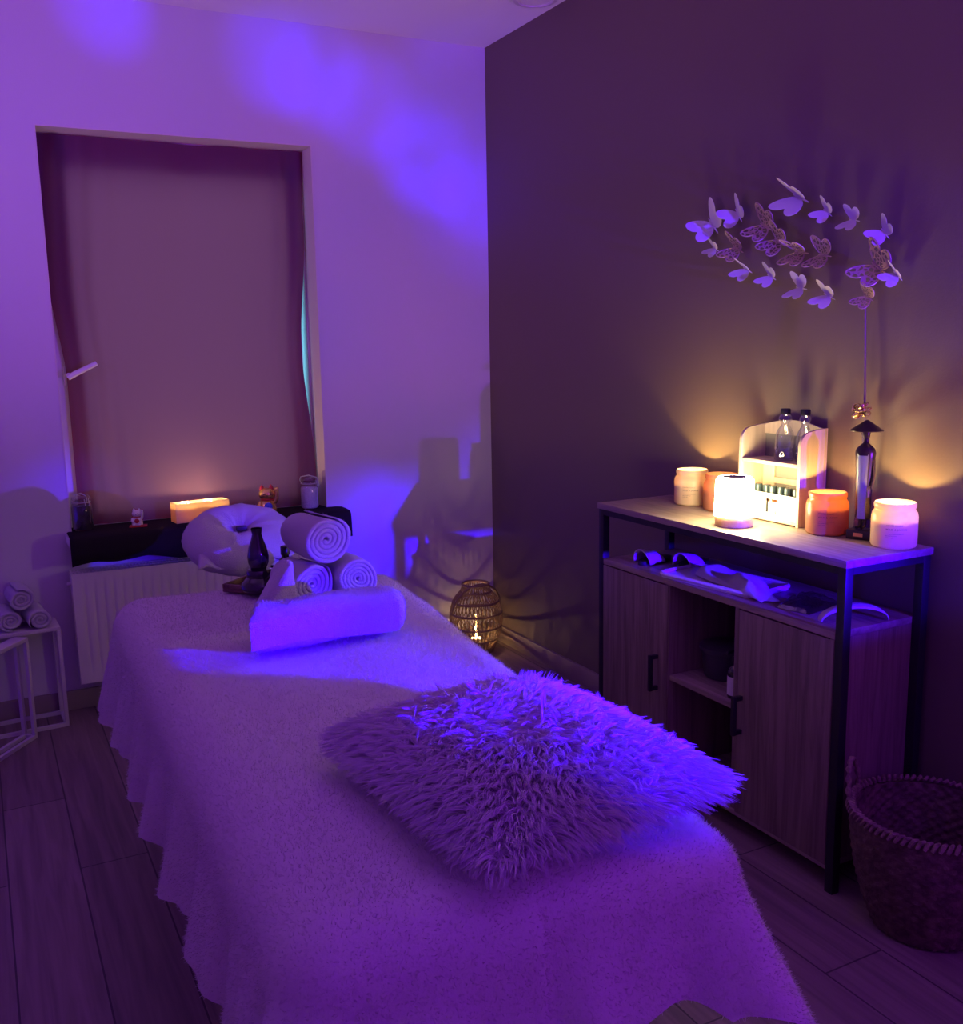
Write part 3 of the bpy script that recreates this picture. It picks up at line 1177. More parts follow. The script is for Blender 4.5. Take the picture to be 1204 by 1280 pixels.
# flap of the towel tucked across the opening
P = []
for i in range(41):
    s = -1 + 2 * i / 40
    row = []
    for j in range(17):
        t = j / 16
        x = s * (0.140 - 0.02 * t)
        y = -0.130 + 0.12 * t
        z = 0.022 + 0.070 * t ** 0.8 + 0.006 * math.sin(t * 8 + s * 2) * (1 - t) + 0.006 * math.sin(s * 14 + t * 3)
        z += 0.03 * (s * s) * (1 - t) * 0.4
        row.append((x, y, z))
    P.append(row)
fp = MB().grid(P)
fo = fp.build('folded_flap', M['towel'], fc, smooth=180)
fo.modifiers.new('thickness', 'SOLIDIFY').thickness = 0.006
st_ = MB()  # dark blocks stand in for the shade in the ring's gaps
for (z, x0, x1) in ((0.112, -0.012, 0.020), (0.092, -0.020, 0.040)):
    st_.box(x0, x1, -0.055 + (z - 0.088) * 1.2, -0.035 + (z - 0.088) * 1.2, z - 0.007, z + 0.007, bev=0.004)
st_.build('gap_shade', M['vinyl'], fc)

# ---- wooden tray with a glass oil lamp ---------------------------------------
tr = thing('serving_tray', 'dark wooden serving tray behind the towels on the bed', 'tray', (0.690, 2.610, BED + 0.007), math.radians(41))
MB().box(-0.100, 0.100, -0.090, 0.090, 0, 0.008, bev=0.002).build('tray_base', M['tray_wood'], tr)
b = MB()
b.box(-0.100, 0.100, -0.090, -0.082, 0.008, 0.022, bev=0.002).box(-0.100, 0.100, 0.082, 0.090, 0.008, 0.022, bev=0.002)
b.box(-0.100, -0.092, -0.082, 0.082, 0.008, 0.022, bev=0.002).box(0.092, 0.100, -0.082, 0.082, 0.008, 0.022, bev=0.002)
b.build('tray_rim', M['tray_wood'], tr)
tz = BED + 0.0165
ol = thing('oil_lamp', 'dark glass oil lamp with a tall chimney standing on the tray', 'oil lamp', (0.640, 2.545, tz))
MB().lathe([(0.044, 0), (0.050, 0.006), (0.050, 0.016), (0.040, 0.028), (0.032, 0.036), (0.034, 0.048), (0.030, 0.056), (0.020, 0.060)], 36).build('base', M['dark_glass'], ol)
MB().lathe([(0.021, 0.060), (0.027, 0.075), (0.0285, 0.092), (0.024, 0.115), (0.016, 0.138), (0.0125, 0.152), (0.0145, 0.165), (0.0145, 0.168)], 36, cap0=False, cap1=False,
           wob=lambda a, k: 1 + (0.05 * math.cos(6 * a) if k >= 6 else 0)).build('chimney', M['dark_glass'], ol)
MB().tube([(0.033 + 0.016 * math.sin(t), 0, 0.044 + 0.016 * math.cos(t)) for t in [PI * k / 10 for k in range(11)]], 0.004, n=8).build('handle', M['dark_glass'], ol)
bt = thing('oil_bottle', 'small dark bottle on the tray beside the glass oil lamp', 'bottle', (0.735, 2.62, tz))
MB().lathe([(0.018, 0), (0.020, 0.003), (0.020, 0.050), (0.016, 0.060), (0.010, 0.066), (0.010, 0.072)], 28).build('bottle_body', M['dark_glass'], bt)
MB().lathe([(0.0125, 0.072), (0.0125, 0.094), (0.011, 0.096)], 24).build('bottle_cap', M['cap_black'], bt)

# ================================================================== SIDE TABLES AND TOWELS AT LEFT
def side_table(label, loc, rz, w_, d_, h_):
    """top with a wire frame; origin at the floor under the right rear corner, spreading to -x and +y/-y"""
    t = thing('nesting_table', label, 'side table', loc, rz, 'nesting side tables')
    MB().box(-w_, 0, 0, d_, h_ - 0.014, h_, bev=0.003).build('table_top', M['white_top'], t)
    r = 0.0065
    for (x, y) in ((-r, r), (-r, d_ - r), (-w_ + r, r), (-w_ + r, d_ - r)):
        MB().box(x - r, x + r, y - r, y + r, 0, h_ - 0.014, bev=0.001).build('leg', M['white_metal'], t)
    for y in (r, d_ - r):
        MB().box(-w_ + 2 * r, -2 * r, y - r, y + r, 0.0, 2 * r).build('rail', M['white_metal'], t)
    for x in (-r, -w_ + r):
        if d_ > 0.05:
            MB().box(x - r, x + r, 2 * r, d_ - 2 * r, 0.0, 2 * r).build('rail', M['white_metal'], t)
    return t


side_table('taller white wire-framed side table carrying towels beside the radiator', (0.207, 3.685, 0), math.radians(3), 0.40, 0.150, 0.372)
side_table('lower white wire-framed side table in front of the one with towels', (0.098, 3.625, 0), math.radians(53), 0.30, 0.052, 0.366)
G2 = 'rolled towels on the side table'
zt_ = 0.3745
towel('hand_towel', roll_mesh(0.044, 0.075, 3.0, 0.95, 5, 0.002), (0.135, 3.755, zt_), (0, 0, math.radians(6)), 'lower right rolled towel on the white side table', G2, 2000)
towel('hand_towel', roll_mesh(0.044, 0.075, 3.0, 0.95, 6, 0.002), (0.040, 3.765, zt_), (0, 0, math.radians(8)), 'lower left rolled towel on the white side table', G2, 2000)
towel('hand_towel', roll_mesh(0.046, 0.075, 3.2, 0.95, 7, 0.002), (0.084, 3.765, zt_ + 0.072), (0, 0, math.radians(6)), 'rolled towel lying on top of two others on the side table', G2, 2000)

# ================================================================== SIDEBOARD
sb = thing('sideboard', 'grey oak sideboard with black metal frame against the dark wall', 'sideboard', (1.887, 2.058, 0))
ox, oy = -1.887, -2.058


def sbox(name, mat, x0, x1, y0, y1, z0, z1, bev=0.0015, parent=None):
    m = MB().box(x0 + ox, x1 + ox, y0 + oy, y1 + oy, z0, z1, bev=bev)
    return m.build(name, mat, parent or sb)


X0, X1, Y0, Y1 = 1.737, 2.030, 1.555, 2.562
sbox('top_board', M['oak_y'], X0, X1, Y0, Y1, TOP - 0.018, TOP)
ps = 0.024
for (x, y) in ((X0 + 0.004, Y0 + 0.004), (X0 + 0.004, Y1 - ps - 0.004), (X1 - ps - 0.004, Y0 + 0.004), (X1 - ps - 0.004, Y1 - ps - 0.004)):
    sbox('leg', M['steel_black'], x, x + ps, y, y + ps, 0.0, TOP - 0.018, 0.001)
b = MB()
for x in (X0 + 0.004, X1 - ps - 0.004):
    b.box(x + ox, x + ps + ox, Y0 + 0.028 + oy, Y1 - 0.028 + oy, TOP - 0.036, TOP - 0.0185)
for y in (Y0 + 0.004, Y1 - ps - 0.004):
    b.box(X0 + 0.028 + ox, X1 - 0.028 + ox, y + oy, y + ps + oy, TOP - 0.036, TOP - 0.0185)
b.build('frame_rails', M['steel_black'], sb)
ya, yb_ = Y0 + 0.029, Y1 - 0.029
zb0 = 0.055
sbox('deck_board', M['oak_y'], X0 + 0.004, X1 - 0.002, ya, yb_, DECK - 0.018, DECK)
sbox('bottom_board', M['oak_y'], X0 + 0.006, X1 - 0.002, ya, yb_, zb0, zb0 + 0.016)
sbox('side_panel', M['oak_v'], X0 + 0.006, X1 - 0.004, ya, ya + 0.016, zb0 + 0.016, DECK - 0.018)
sbox('side_panel', M['oak_v'], X0 + 0.006, X1 - 0.004, yb_ - 0.016, yb_, zb0 + 0.016, DECK - 0.018)
sbox('back_panel', M['inside'], X1 - 0.012, X1 - 0.005, ya + 0.016, yb_ - 0.016, zb0 + 0.016, DECK - 0.018, 0)
D1, D2 = 1.909, 2.200                       # dividers of the open bay
sbox('divider', M['oak_v'], X0 + 0.006, X1 - 0.013, D1 - 0.001, D1 + 0.015, zb0 + 0.0165, DECK - 0.0185)
sbox('divider', M['oak_v'], X0 + 0.006, X1 - 0.013, D2, D2 + 0.016, zb0 + 0.0165, DECK - 0.0185)
sbox('shelf', M['oak_y'], X0 + 0.010, X1 - 0.013, D1 + 0.0155, D2 - 0.0005, 0.350, 0.366)
for (y0, y1, yh) in ((Y0 + 0.030, D1 + 0.001 - 0.006, 1.889), (D2 + 0.004, Y1 - 0.030, 2.250)):
    d = sbox('door', M['oak_v'], X0 + 0.003, X0 + 0.0055 + 0.0, y0, y1, zb0 + 0.012, DECK - 0.021, 0.0008)
    hm = MB()
    z0, z1 = (0.296, 0.404) if yh < 2 else (0.306, 0.417)
    hm.box(X0 - 0.028 + ox, X0 - 0.016 + ox, yh - 0.006 + oy, yh + 0.006 + oy, z0, z1, bev=0.002)
    for z in (z0 + 0.007, z1 - 0.007):
        hm.box(X0 - 0.0165 + ox, X0 + 0.0035 + ox, yh - 0.006 + oy, yh + 0.006 + oy, z - 0.006, z + 0.006, bev=0.0015)
    hm.build('handle', M['steel_black'], d)

# ---- inside the open bay
tub = thing('food_tub', 'dark lidded plastic tub on the middle shelf of the sideboard', 'tub', (1.885, 2.112, 0.3665))
MB().lathe([(0.060, 0), (0.064, 0.004), (0.072, 0.085)], 40).build('tub_body', M['plastic_dark'], tub)
MB().lathe([(0.076, 0.078), (0.078, 0.082), (0.078, 0.092), (0.070, 0.096), (0.001, 0.097)], 40, cap0=True).build('tub_lid', M['plastic_dark'], tub)
pb = thing('pump_bottle', 'dark bottle with a pale label on the middle shelf of the sideboard', 'bottle', (1.785, 1.962, 0.3665))
MB().lathe([(0.020, 0), (0.022, 0.003), (0.022, 0.070), (0.018, 0.084), (0.009, 0.092), (0.009, 0.100)], 32).build('bottle_body', M['dark_glass'], pb)
MB().lathe([(0.0224, 0.010), (0.0224, 0.062)], 32, cap0=False, cap1=False).build('paper_label', M['bottle_label'], pb)
pm = MB().lathe([(0.011, 0.100), (0.011, 0.114), (0.004, 0.116), (0.004, 0.132)], 20)
pm.tube([(0.006, 0, 0.134), (-0.030, 0.0, 0.132), (-0.034, 0, 0.127)], 0.004, n=8)
pm.build('pump_head', M['cap_black'], pb)
mirr = thing('round_mirror', 'round clear disc leaning at the back of the open sideboard shelf', 'disc', (1.965, 1.992, 0.3665))
MB().bm((lambda: (lambda q: (bmesh.ops.create_cone(q, cap_ends=True, segments=48, radius1=0.056, radius2=0.056, depth=0.006), q)[1])(bmesh.new()))(),
        Matrix.Translation((0, 0, 0.155)) @ Matrix.Rotation(math.radians(78), 4, 'Y')).build('disc', M['plastic_dark'], mirr)
MB().tube([(0.016 * math.cos(a) * 0.0 + 0.056 * math.cos(a) * math.cos(math.radians(78)), 0.057 * math.sin(a), 0.155 - 0.056 * math.cos(a) * math.sin(math.radians(78))) for a in [2 * PI * k / 40 for k in range(40)]],
          0.003, n=8, closed=True).build('rim', M['fitting'], mirr)
MB().lathe([(0.032, 0), (0.034, 0.004), (0.020, 0.010), (0.006, 0.016), (0.006, 0.102)], 28).build('stand', M['plastic_dark'], mirr)

# ---- on the deck: slippers, tray with a cloth, film packet, head band
def slipper(label, loc, rz):
    s = thing('slipper', label, 'slipper', loc, rz, 'slippers on the sideboard')
    sole = []
    for k in range(36):
        a = 2 * PI * k / 36
        sole.append((0.070 * math.cos(a), (0.030 + 0.005 * math.cos(a)) * math.sin(a)))
    MB().prism(sole, 0.012).build('sole', M['cap_black'], s)
    P = []
    for i in range(25):
        x = -0.058 + 0.062 * i / 24
        row = []
        for j in range(25):
            a = PI * j / 24
            rib = 1 + 0.04 * math.sin(i * 2.6)
            hh = (0.046 - 0.016 * (i / 24)) * rib
            row.append((x - 0.012 * math.sin(a) + 0.01 * (i / 24), -(0.034) * math.cos(a) * rib, 0.004 + hh * math.sin(a)))
        P.append(row)
    o = MB().grid(P).build('upper', M['slipper'], s, smooth=180)
    o.modifiers.new('thickness', 'SOLIDIFY').thickness = 0.004
    return s


slipper('pale ribbed slipper on the sideboard deck, nearer the front left leg', (1.845, 2.405, DECK + 0.0005), math.radians(12))
slipper('pale ribbed slipper on the sideboard deck, nearer the wall', (1.915, 2.305, DECK + 0.0005), math.radians(16))

tr2 = thing('flat_tray', 'low white tray under a crumpled cloth on the sideboard deck', 'tray', (1.845, 2.09, DECK + 0.0005), math.radians(8))
rr = []
for (cx, cy, a0) in ((0.06, 0.145, 0), (-0.06, 0.145, 90), (-0.06, -0.145, 180), (0.06, -0.145, 270)):
    for k in range(7):
        a = math.radians(a0 + 15 * k)
        rr.append((cx + 0.025 * math.cos(a), cy + 0.025 * math.sin(a)))
MB().prism(rr, 0.006).build('tray_base', M['white_board'], tr2)
MB().tube([(x, y, 0.010) for x, y in rr], 0.006, n=8, closed=True).build('tray_rim', M['white_board'], tr2)

P = []
for i in range(61):
    s = i / 60
    row = []
    for j in range(41):
        t = j / 40
        y = 2.175 - 0.32 * s + 0.012 * math.sin(t * 5)
        wdt = 0.050 + 0.010 * math.sin(s * 5 + 1) - 0.022 * max(0, s - 0.75) * 4
        x = 1.872 - 0.075 * s + (t - 0.5) * 2 * wdt
        arch = max(0.0, 1 - (2 * t - 1) ** 2) ** 0.55
        endf = max(0.0, min(1.0, 1 - abs(2 * s - 1) ** 6)) ** 0.6
        z = 0.012 + arch * endf * (0.026 + 0.009 * math.sin(s * 9 + t * 3) + 0.006 * math.sin(s * 17 - t * 6 + 1) + 0.004 * math.sin(t * 12 + s * 5))
        zz = DECK + (z if s < 0.78 else 0.001 + (z - 0.001) * max(0.12, 1 - (s - 0.78) * 3))
        row.append((x, y, zz))
    P.append(row)
cl = MB().grid(P)
bt_ = [[(p[0], p[1], min(p[2] - 0.0005, DECK + 0.0105)) for p in r] for r in P]
cl.grid([list(reversed(r)) for r in bt_])
clo = cl.build('face_cloth', M['towel'], smooth=180)
tag(clo, 'crumpled white cloth heaped on the low white tray inside the sideboard', 'cloth')

# clear film packet: a crumpled pillow of thin film
P = []
for i in range(27):
    row = []
    for j in range(27):
        a, c = i / 26, j / 26
        e = (math.sin(PI * a) * math.sin(PI * c)) ** 0.5
        z = 0.002 + e * (0.016 + 0.012 * abs(math.sin(a * 9 + c * 5)) + 0.008 * abs(math.sin(c * 14 - a * 4)))
        row.append((-0.075 + 0.15 * a, -0.05 + 0.10 * c, z))
    P.append(row)
fm_ = MB().grid(P)
fm_.grid([[(p[0], p[1], 0.0008) for p in r] for r in P])
fo_ = fm_.build('film_packet', M['clear_plastic'], smooth=0)
fo_.location = (1.862, 1.785, DECK)
fo_.rotation_euler = (0, 0, math.radians(12))
tag(fo_, 'crinkled clear plastic packet beside the cloth on the sideboard deck', 'packet')
hbm = MB()
P = []
for i in range(41):
    a = PI * i / 40
    y = 0.085 * math.cos(a)
    z = 0.036 * math.sin(a)
    wd2 = 0.010 + 0.010 * math.sin(a)
    P.append([(-wd2, y, z + 0.001), (-wd2 * 0.4, y * 1.01, z + 0.006 * math.sin(a) + .001), (wd2 * 0.6, y, z + 0.003 * math.sin(a) + .001), (wd2, y * 0.99, z + 0.001)])
hbm.grid(P)
hb_ = hbm.build('visor_band', M['slipper'], smooth=180)
hb_.modifiers.new('thickness', 'SOLIDIFY').thickness = 0.003
hb_.location = (1.850, 1.628, DECK + 0.002)
hb_.rotation_euler = (0, 0, math.radians(-114))
tag(hb_, 'white curved band at the right end of the sideboard deck', 'band')


# ---- candles on top
def text_mesh(body, size, R, a0, z, spacing=1.15, align='LEFT'):
    c = bpy.data.curves.new('lettering', 'FONT')
    c.body = body
    c.size = size
    c.space_character = spacing
    c.align_x = align
    c.resolution_u = 2
    o = bpy.data.objects.new('tmp', c)
    COL.objects.link(o)
    dg = bpy.context.evaluated_depsgraph_get()
    me = bpy.data.meshes.new_from_object(o.evaluated_get(dg))
    vs = []
    for v in me.vertices:
        a = a0 + v.co.x / R
        vs.append((R * math.cos(a), R * math.sin(a), z + v.co.y))
    fs = [tuple(p.vertices) for p in me.polygons]
    bpy.data.objects.remove(o)
    bpy.data.curves.remove(c)
    bpy.data.meshes.remove(me)
    return vs, fs


def candle(label, loc, jar, lit, wax=0.060, face=-2.25, name='jar_candle'):
    t = thing(name, label, 'candle', loc, 0, 'jar candles on the sideboard')
    R = 0.0535
    MB().lathe([(0.046, 0.0), (0.051, 0.002), (R, 0.008), (R, 0.074), (0.0515, 0.084), (0.047, 0.090), (0.0465, 0.094), (0.0485, 0.098), (0.0485, 0.106), (0.046, 0.109),
                (0.0445, 0.106), (0.0435, 0.092), (0.0475, 0.082), (0.0495, 0.074), (0.0495, 0.008), (0.02, 0.006)], 48, cap0=True, cap1=True).build('jar', jar, t, smooth=60)
    MB().lathe([(0.0487, 0.007), (0.0487, wax), (0.030, wax - 0.0015), (0.001, wax - 0.003)], 40).build('wax', M['wax'], t, smooth=60)
    MB().tube([(0, 0, wax - 0.004), (0.0006, 0, wax + 0.007)], 0.0009, n=6).build('wick', M['wick'], t)
    tx = MB()
    Rt = R + 0.0004
    for body, sz, z, sp_ in (('SCENTED CANDLE', 0.0042, 0.057, 1.1), ('WILD & JASMIN', 0.0058, 0.047, 1.25), ('with natural wax and essential oils', 0.0029, 0.037, 1.0),
                             ('burn time forty hours', 0.0029, 0.0325, 1.0), ('made by hand', 0.0029, 0.028, 1.0)):
        vs, fs = text_mesh(body, sz, Rt, face - 0.55, z, sp_)
        tx.add(vs, fs)
    tx.build('lettering', M['ink'], t, smooth=0)
    if lit:
        MB().lathe([(0.0008, 0), (0.0032, 0.004), (0.0036, 0.008), (0.0022, 0.015), (0.0003, 0.022)], 14, c=(0, 0, wax + 0.005)).build('flame', M['flame'], t)
        p_ = point('candle_light', (0, 0, wax + 0.014), lit, (1.0, 0.60, 0.16), 0.006)
        p_.parent = t
    return t


candle('lit cream jar candle at the far left end of the sideboard top', (1.965, 2.378, TOP + 0.0005), M['candle_jar'], 8.0)
candle('amber jar candle half hidden behind the glowing white lamp', (1.968, 2.245, TOP + 0.0005), M['amber_jar'], 2.6)
candle('amber jar candle between the little wooden shelf and the figurine', (1.953, 1.820, TOP + 0.0005), M['amber_jar'], 4.6, 0.066)
candle('lit white jar candle at the right end of the sideboard top', (1.962, 1.617, TOP + 0.0005), M['candle_jar'], 8.5, 0.062)

# ---- glowing lamp
lp = thing('table_lamp', 'glowing white cylindrical lamp with wooden base on the sideboard', 'lamp', (1.826, 2.030, TOP + 0.0005))
MB().lathe([(0.049, 0), (0.051, 0.002), (0.051, 0.027), (0.050, 0.0285)], 48).build('base', M['lamp_wood'], lp)
MB().lathe([(0.0535, 0.0285), (0.0535, 0.045), (0.0515, 0.118), (0.0495, 0.128), (0.0440, 0.134), (0.034, 0.135)], 56, cap0=True, cap1=False).build('lamp_shade', M['shade'], lp, smooth=60)
MB().lathe([(0.034, 0.135), (0.032, 0.131), (0.001, 0.130)], 48, cap0=False).build('top_opening', M['shade_top'], lp)

# ---- small wooden shelf
rk = thing('countertop_shelf', 'small pale wooden two-tier shelf standing on the sideboard', 'shelf', (1.985, 2.022, TOP + 0.0005))
rx0, rx1 = -0.047, 0.050                     # front, back
ry0, ry1 = -0.116, 0.118
RHT = 0.245


def side_outline():
    pts = [(rx0, 0), (rx1, 0), (rx1, RHT + 0.018)]
    pts += [(rx1 - 0.035, RHT + 0.016)]
    c0, r0_ = (rx0 + 0.040, RHT - 0.028), 0.040
    for k in range(9):
        a = math.radians(90 + 90 * k / 8)
        pts.append((c0[0] + r0_ * math.cos(a), c0[1] + r0_ * math.sin(a)))
    return pts


for y in (ry0, ry1 - 0.009):
    mt = Matrix(((1, 0, 0, 0), (0, 0, 1, y), (0, 1, 0, 0), (0, 0, 0, 1)))
    MB().prism(side_outline(), 0.009, mt).build('side_panel', M['rack'], rk)
yi0, yi1 = ry0 + 0.0095, ry1 - 0.0095
MB().box(rx0 + 0.002, rx1 - 0.009, yi0, yi1, 0.004, 0.012).build('bottom_board', M['rack'], rk)
MB().box(rx0 + 0.002, rx1 - 0.009, yi0, yi1, 0.160, 0.170, bev=0.001).build('shelf', M['rack'], rk)
MB().box(rx1 - 0.006, rx1, yi0, yi1, 0.005, 0.245).build('back_board', M['rack_grey'], rk)
oc = [(yi0, 0.236)]
for k in range(13):
    s = k / 12
    oc.append((yi0 + (yi1 - yi0) * s, 0.262 + 0.016 * math.sin(PI * s)))
oc += [(yi1, 0.236)]
mt = Matrix(((0, 0, 1, rx1 - 0.012), (1, 0, 0, 0), (0, 1, 0, 0), (0, 0, 0, 1)))
MB().prism(oc, 0.006, mt).build('top_rail', M['rack'], rk)
MB().box(rx1 - 0.0125, rx1 - 0.0065, yi0 + 0.0035, yi1 - 0.0455, 0.096, 0.112).build('cross_rail', M['rack'], rk)
MB().box(rx1 - 0.0125, rx1 - 0.0065, yi0, yi0 + 0.003, 0.02, 0.15).build('back_stile', M['rack'], rk)
MB().box(rx1 - 0.0125, rx1 - 0.0065, yi1 - 0.045, yi1, 0.016, 0.158).build('back_stile', M['rack'], rk)
# white front board with a square window
b = MB()
fx0, fx1 = rx0 + 0.003, rx0 + 0.008
cy0, cy1, cz0, cz1 = -0.038, 0.012, 0.026, 0.066
b.box(fx0, fx1, yi0, cy0, 0.0125, 0.080).box(fx0, fx1, cy1, yi1, 0.0125, 0.080)
b.box(fx0, fx1, cy0, cy1, 0.0125, cz0).box(fx0, fx1, cy0, cy1, cz1, 0.080)
fbo = b.build('front_board', M['white_board'], rk, smooth=0)
b = MB()
for z in (0.052, 0.061):
    b.ball((fx0 - 0.0004, 0.052, z), (0.001, 0.0022, 0.0022), 10, 6)
b.build('printed_dots', M['ink'], fbo)
# oil bottles standing behind the front board
G3 = 'essential oil bottles in the wooden shelf'
proto = thing('oil_bottle', 'x', 'bottle', (0, 0, 0), 0, G3)
MB().lathe([(0.0125, 0), (0.0135, 0.002), (0.0135, 0.048), (0.0105, 0.055), (0.008, 0.058)], 24).build('bottle_body', M['oil'], proto)
MB().lathe([(0.0138, 0.010), (0.0138, 0.042)], 24, cap0=False, cap1=False).build('paper_label', M['oil_label'], proto)
MB().lathe([(0.0112, 0.058), (0.0112, 0.084), (0.010, 0.086)], 24, wob=lambda a, k: 1 + 0.03 * math.cos(12 * a)).build('bottle_cap', M['cap'], proto)
olab = ['dark-capped oil bottle in the shelf, next to the two printed dots', 'dark-capped oil bottle, second from the lamp in the wooden shelf',
        'dark-capped oil bottle behind the left half of the shelf window', 'dark-capped oil bottle behind the right half of the shelf window',
        'dark-capped oil bottle just right of the window in the white board', 'dark-capped oil bottle farthest right in the wooden shelf']
for k in range(6):
    loc = (1.985 - 0.018 + (0.004 if k % 2 else 0), 2.022 + 0.066 - k * 0.0285, TOP + 0.0128)
    if k == 0:
        proto.location = loc
        proto['label'] = olab[0]
    else:
        dup(proto, loc, 0.3 * k, olab[k], G3)


# two stoppered bottles on the upper tier
def clear_bottle(label, loc, rz):
    t = thing('glass_bottle', label, 'bottle', loc, rz, 'clear bottles on the wooden shelf')
    MB().lathe([(0.024, 0), (0.026, 0.003), (0.025, 0.060), (0.022, 0.078), (0.014, 0.092), (0.010, 0.098), (0.010, 0.104), (0.016, 0.110), (0.018, 0.118), (0.013, 0.126), (0.011, 0.128)],
               32, sy=1.12, sx=0.8, cap1=False).build('bottle_body', M['glass'], t, smooth=60)
    MB().lathe([(0.0225, 0.004), (0.0235, 0.035), (0.022, 0.0355)], 28, sy=1.1, sx=0.75).build('liquid', M['jar_glass'], t)
    MB().lathe([(0.013, 0.128), (0.0135, 0.130), (0.0135, 0.141), (0.012, 0.143)], 24).build('bottle_cap', M['cap_black'], t)
    return t


clear_bottle('clear glass bottle with black cap on the upper tier, nearer the lamp', (1.985, 2.012, TOP + 0.171), 0.2)
clear_bottle('clear glass bottle with black cap on the upper tier, nearer the figurine', (1.995, 1.949, TOP + 0.171), -0.2)

# ---- figurine with a conical hat
fg = thing('figurine', 'dark metal figurine in a conical hat on the sideboard', 'figurine', (1.972, 1.722, TOP + 0.0005), math.radians(20))
MB().box(-0.026, 0.026, -0.030, 0.030, 0, 0.024, bev=0.0015).build('plinth', M['bronze'], fg)
MB().box(-0.0268, -0.0258, -0.012, 0.012, 0.008, 0.017).build('plaque', M['plaque'], fg)
ft = MB()
for s_ in (-1, 1):
    ft.tube([(-0.012, 0.006 * s_ + 0.004, 0.028), (-0.002, 0.006 * s_, 0.032), (0.002, 0.006 * s_, 0.056)], [0.004, 0.005, 0.005], n=10)
ft.build('feet', M['bronze'], fg)
MB().lathe([(0.0175, 0.050), (0.0205, 0.055), (0.0185, 0.075), (0.0195, 0.11), (0.021, 0.14), (0.0215, 0.17), (0.024, 0.20), (0.0255, 0.218), (0.023, 0.228), (0.013, 0.237), (0.0065, 0.243),
            (0.0055, 0.250), (0.0085, 0.258), (0.0095, 0.268), (0.007, 0.278)], 36, sx=0.75).build('body', M['bronze'], fg, smooth=70)
# pale front panel of the dress
prof = [(0.052, .0215), (0.075, .0195), (0.11, .0205), (0.14, .022), (0.17, .0225), (0.20, .025), (0.212, .0262)]
P = []
for k, (z, r) in enumerate(prof):
    row = []
    for j in range(11):
        a = math.radians(152 + 62 * j / 10)
        zz = z + (0.006 if k == len(prof) - 1 and j in (0, 10) else 0)
        row.append((r * math.cos(a) * 0.75 - 0.0008, r * math.sin(a), zz))
    P.append(row)
MB().grid(P).build('dress_panel', M['silver'], fg, smooth=180)
MB().tube([(-0.004, -0.022, 0.205), (-0.006, -0.025, 0.16), (-0.014, -0.024, 0.128)], [0.005, 0.0042, 0.003], n=8).build('arm', M['bronze'], fg)
MB().lathe([(0.0395, 0.272), (0.040, 0.274), (0.020, 0.288), (0.004, 0.299), (0.0005, 0.300)], 40).build('hat', M['bronze'], fg)

# ---- decorated stick in a bud vase behind the figurine
sk = thing('decorative_stick', 'thin stick with gold bow in a slim glass vase behind the figurine', 'decoration', (2.015, 1.762, TOP + 0.0005))
vz = MB().lathe([(0.020, 0), (0.022, 0.004), (0.016, 0.05), (0.010, 0.09), (0.012, 0.13), (0.017, 0.16), (0.012, 0.19), (0.010, 0.24), (0.012, 0.265)], 32, cap1=False)
vz.build('vase', M['glass'], sk, smooth=60)
MB().tube([(0, 0, 0.01), (0.004, 0.010, 0.30), (0.010, 0.030, 0.58)], [0.0032, 0.003, 0.0022], n=8).build('rod', M['rod'], sk)
bw = MB()
rb = random.Random(4)
for k in range(16):
    a = rb.random() * 2 * PI
    el = (rb.random() - 0.4) * 1.8
    d = Vector((math.cos(a) * math.cos(el) * 0.7, math.sin(a) * math.cos(el), math.sin(el)))
    sd_ = d.cross(Vector((0, 0, 1))).normalized() * 0.006
    o = Vector((-0.008, 0.012, 0.318))
    ln = 0.022 + 0.012 * rb.random()
    loop = []
    for q in range(9):
        t = q / 8
        pth = o + d * (ln * math.sin(PI * t)) + d.orthogonal().normalized() * (0.008 * math.sin(2 * PI * t))
        loop.append([pth - sd_, pth + sd_])
    bw.grid(loop)
bwo = bw.build('gold_bow', M['gold_foil'], sk)
bwo.modifiers.new('thickness', 'SOLIDIFY').thickness = 0.0006

# ================================================================== BUTTERFLIES
WING = [(0.14, 0.02), (0.40, 0.20), (0.62, 0.46), (0.74, 0.74), (0.68, 0.90), (0.46, 0.92), (0.20, 0.82), (0.04, 0.66),
        (-0.08, 0.78), (-0.26, 0.86), (-0.46, 0.80), (-0.57, 0.60), (-0.53, 0.36), (-0.36, 0.13), (-0.12, 0.02)]


def smooth_outline(o, n=3):
    out = []
    m = len(o)
    for i in range(m):
        p0, p1, p2, p3 = (Vector((*o[(i + k) % m], 0)) for k in (-1, 0, 1, 2))
        for j in range(n):
            t = j / n
            q = 0.5 * ((2 * p1) + (-p0 + p2) * t + (2 * p0 - 5 * p1 + 4 * p2 - p3) * t * t + (-p0 + 3 * p1 - 3 * p2 + p3) * t ** 3)
            out.append((q.x, q.y))
    return out


WO = [(x * 0.76, y * 0.82) for x, y in smooth_outline(WING)]


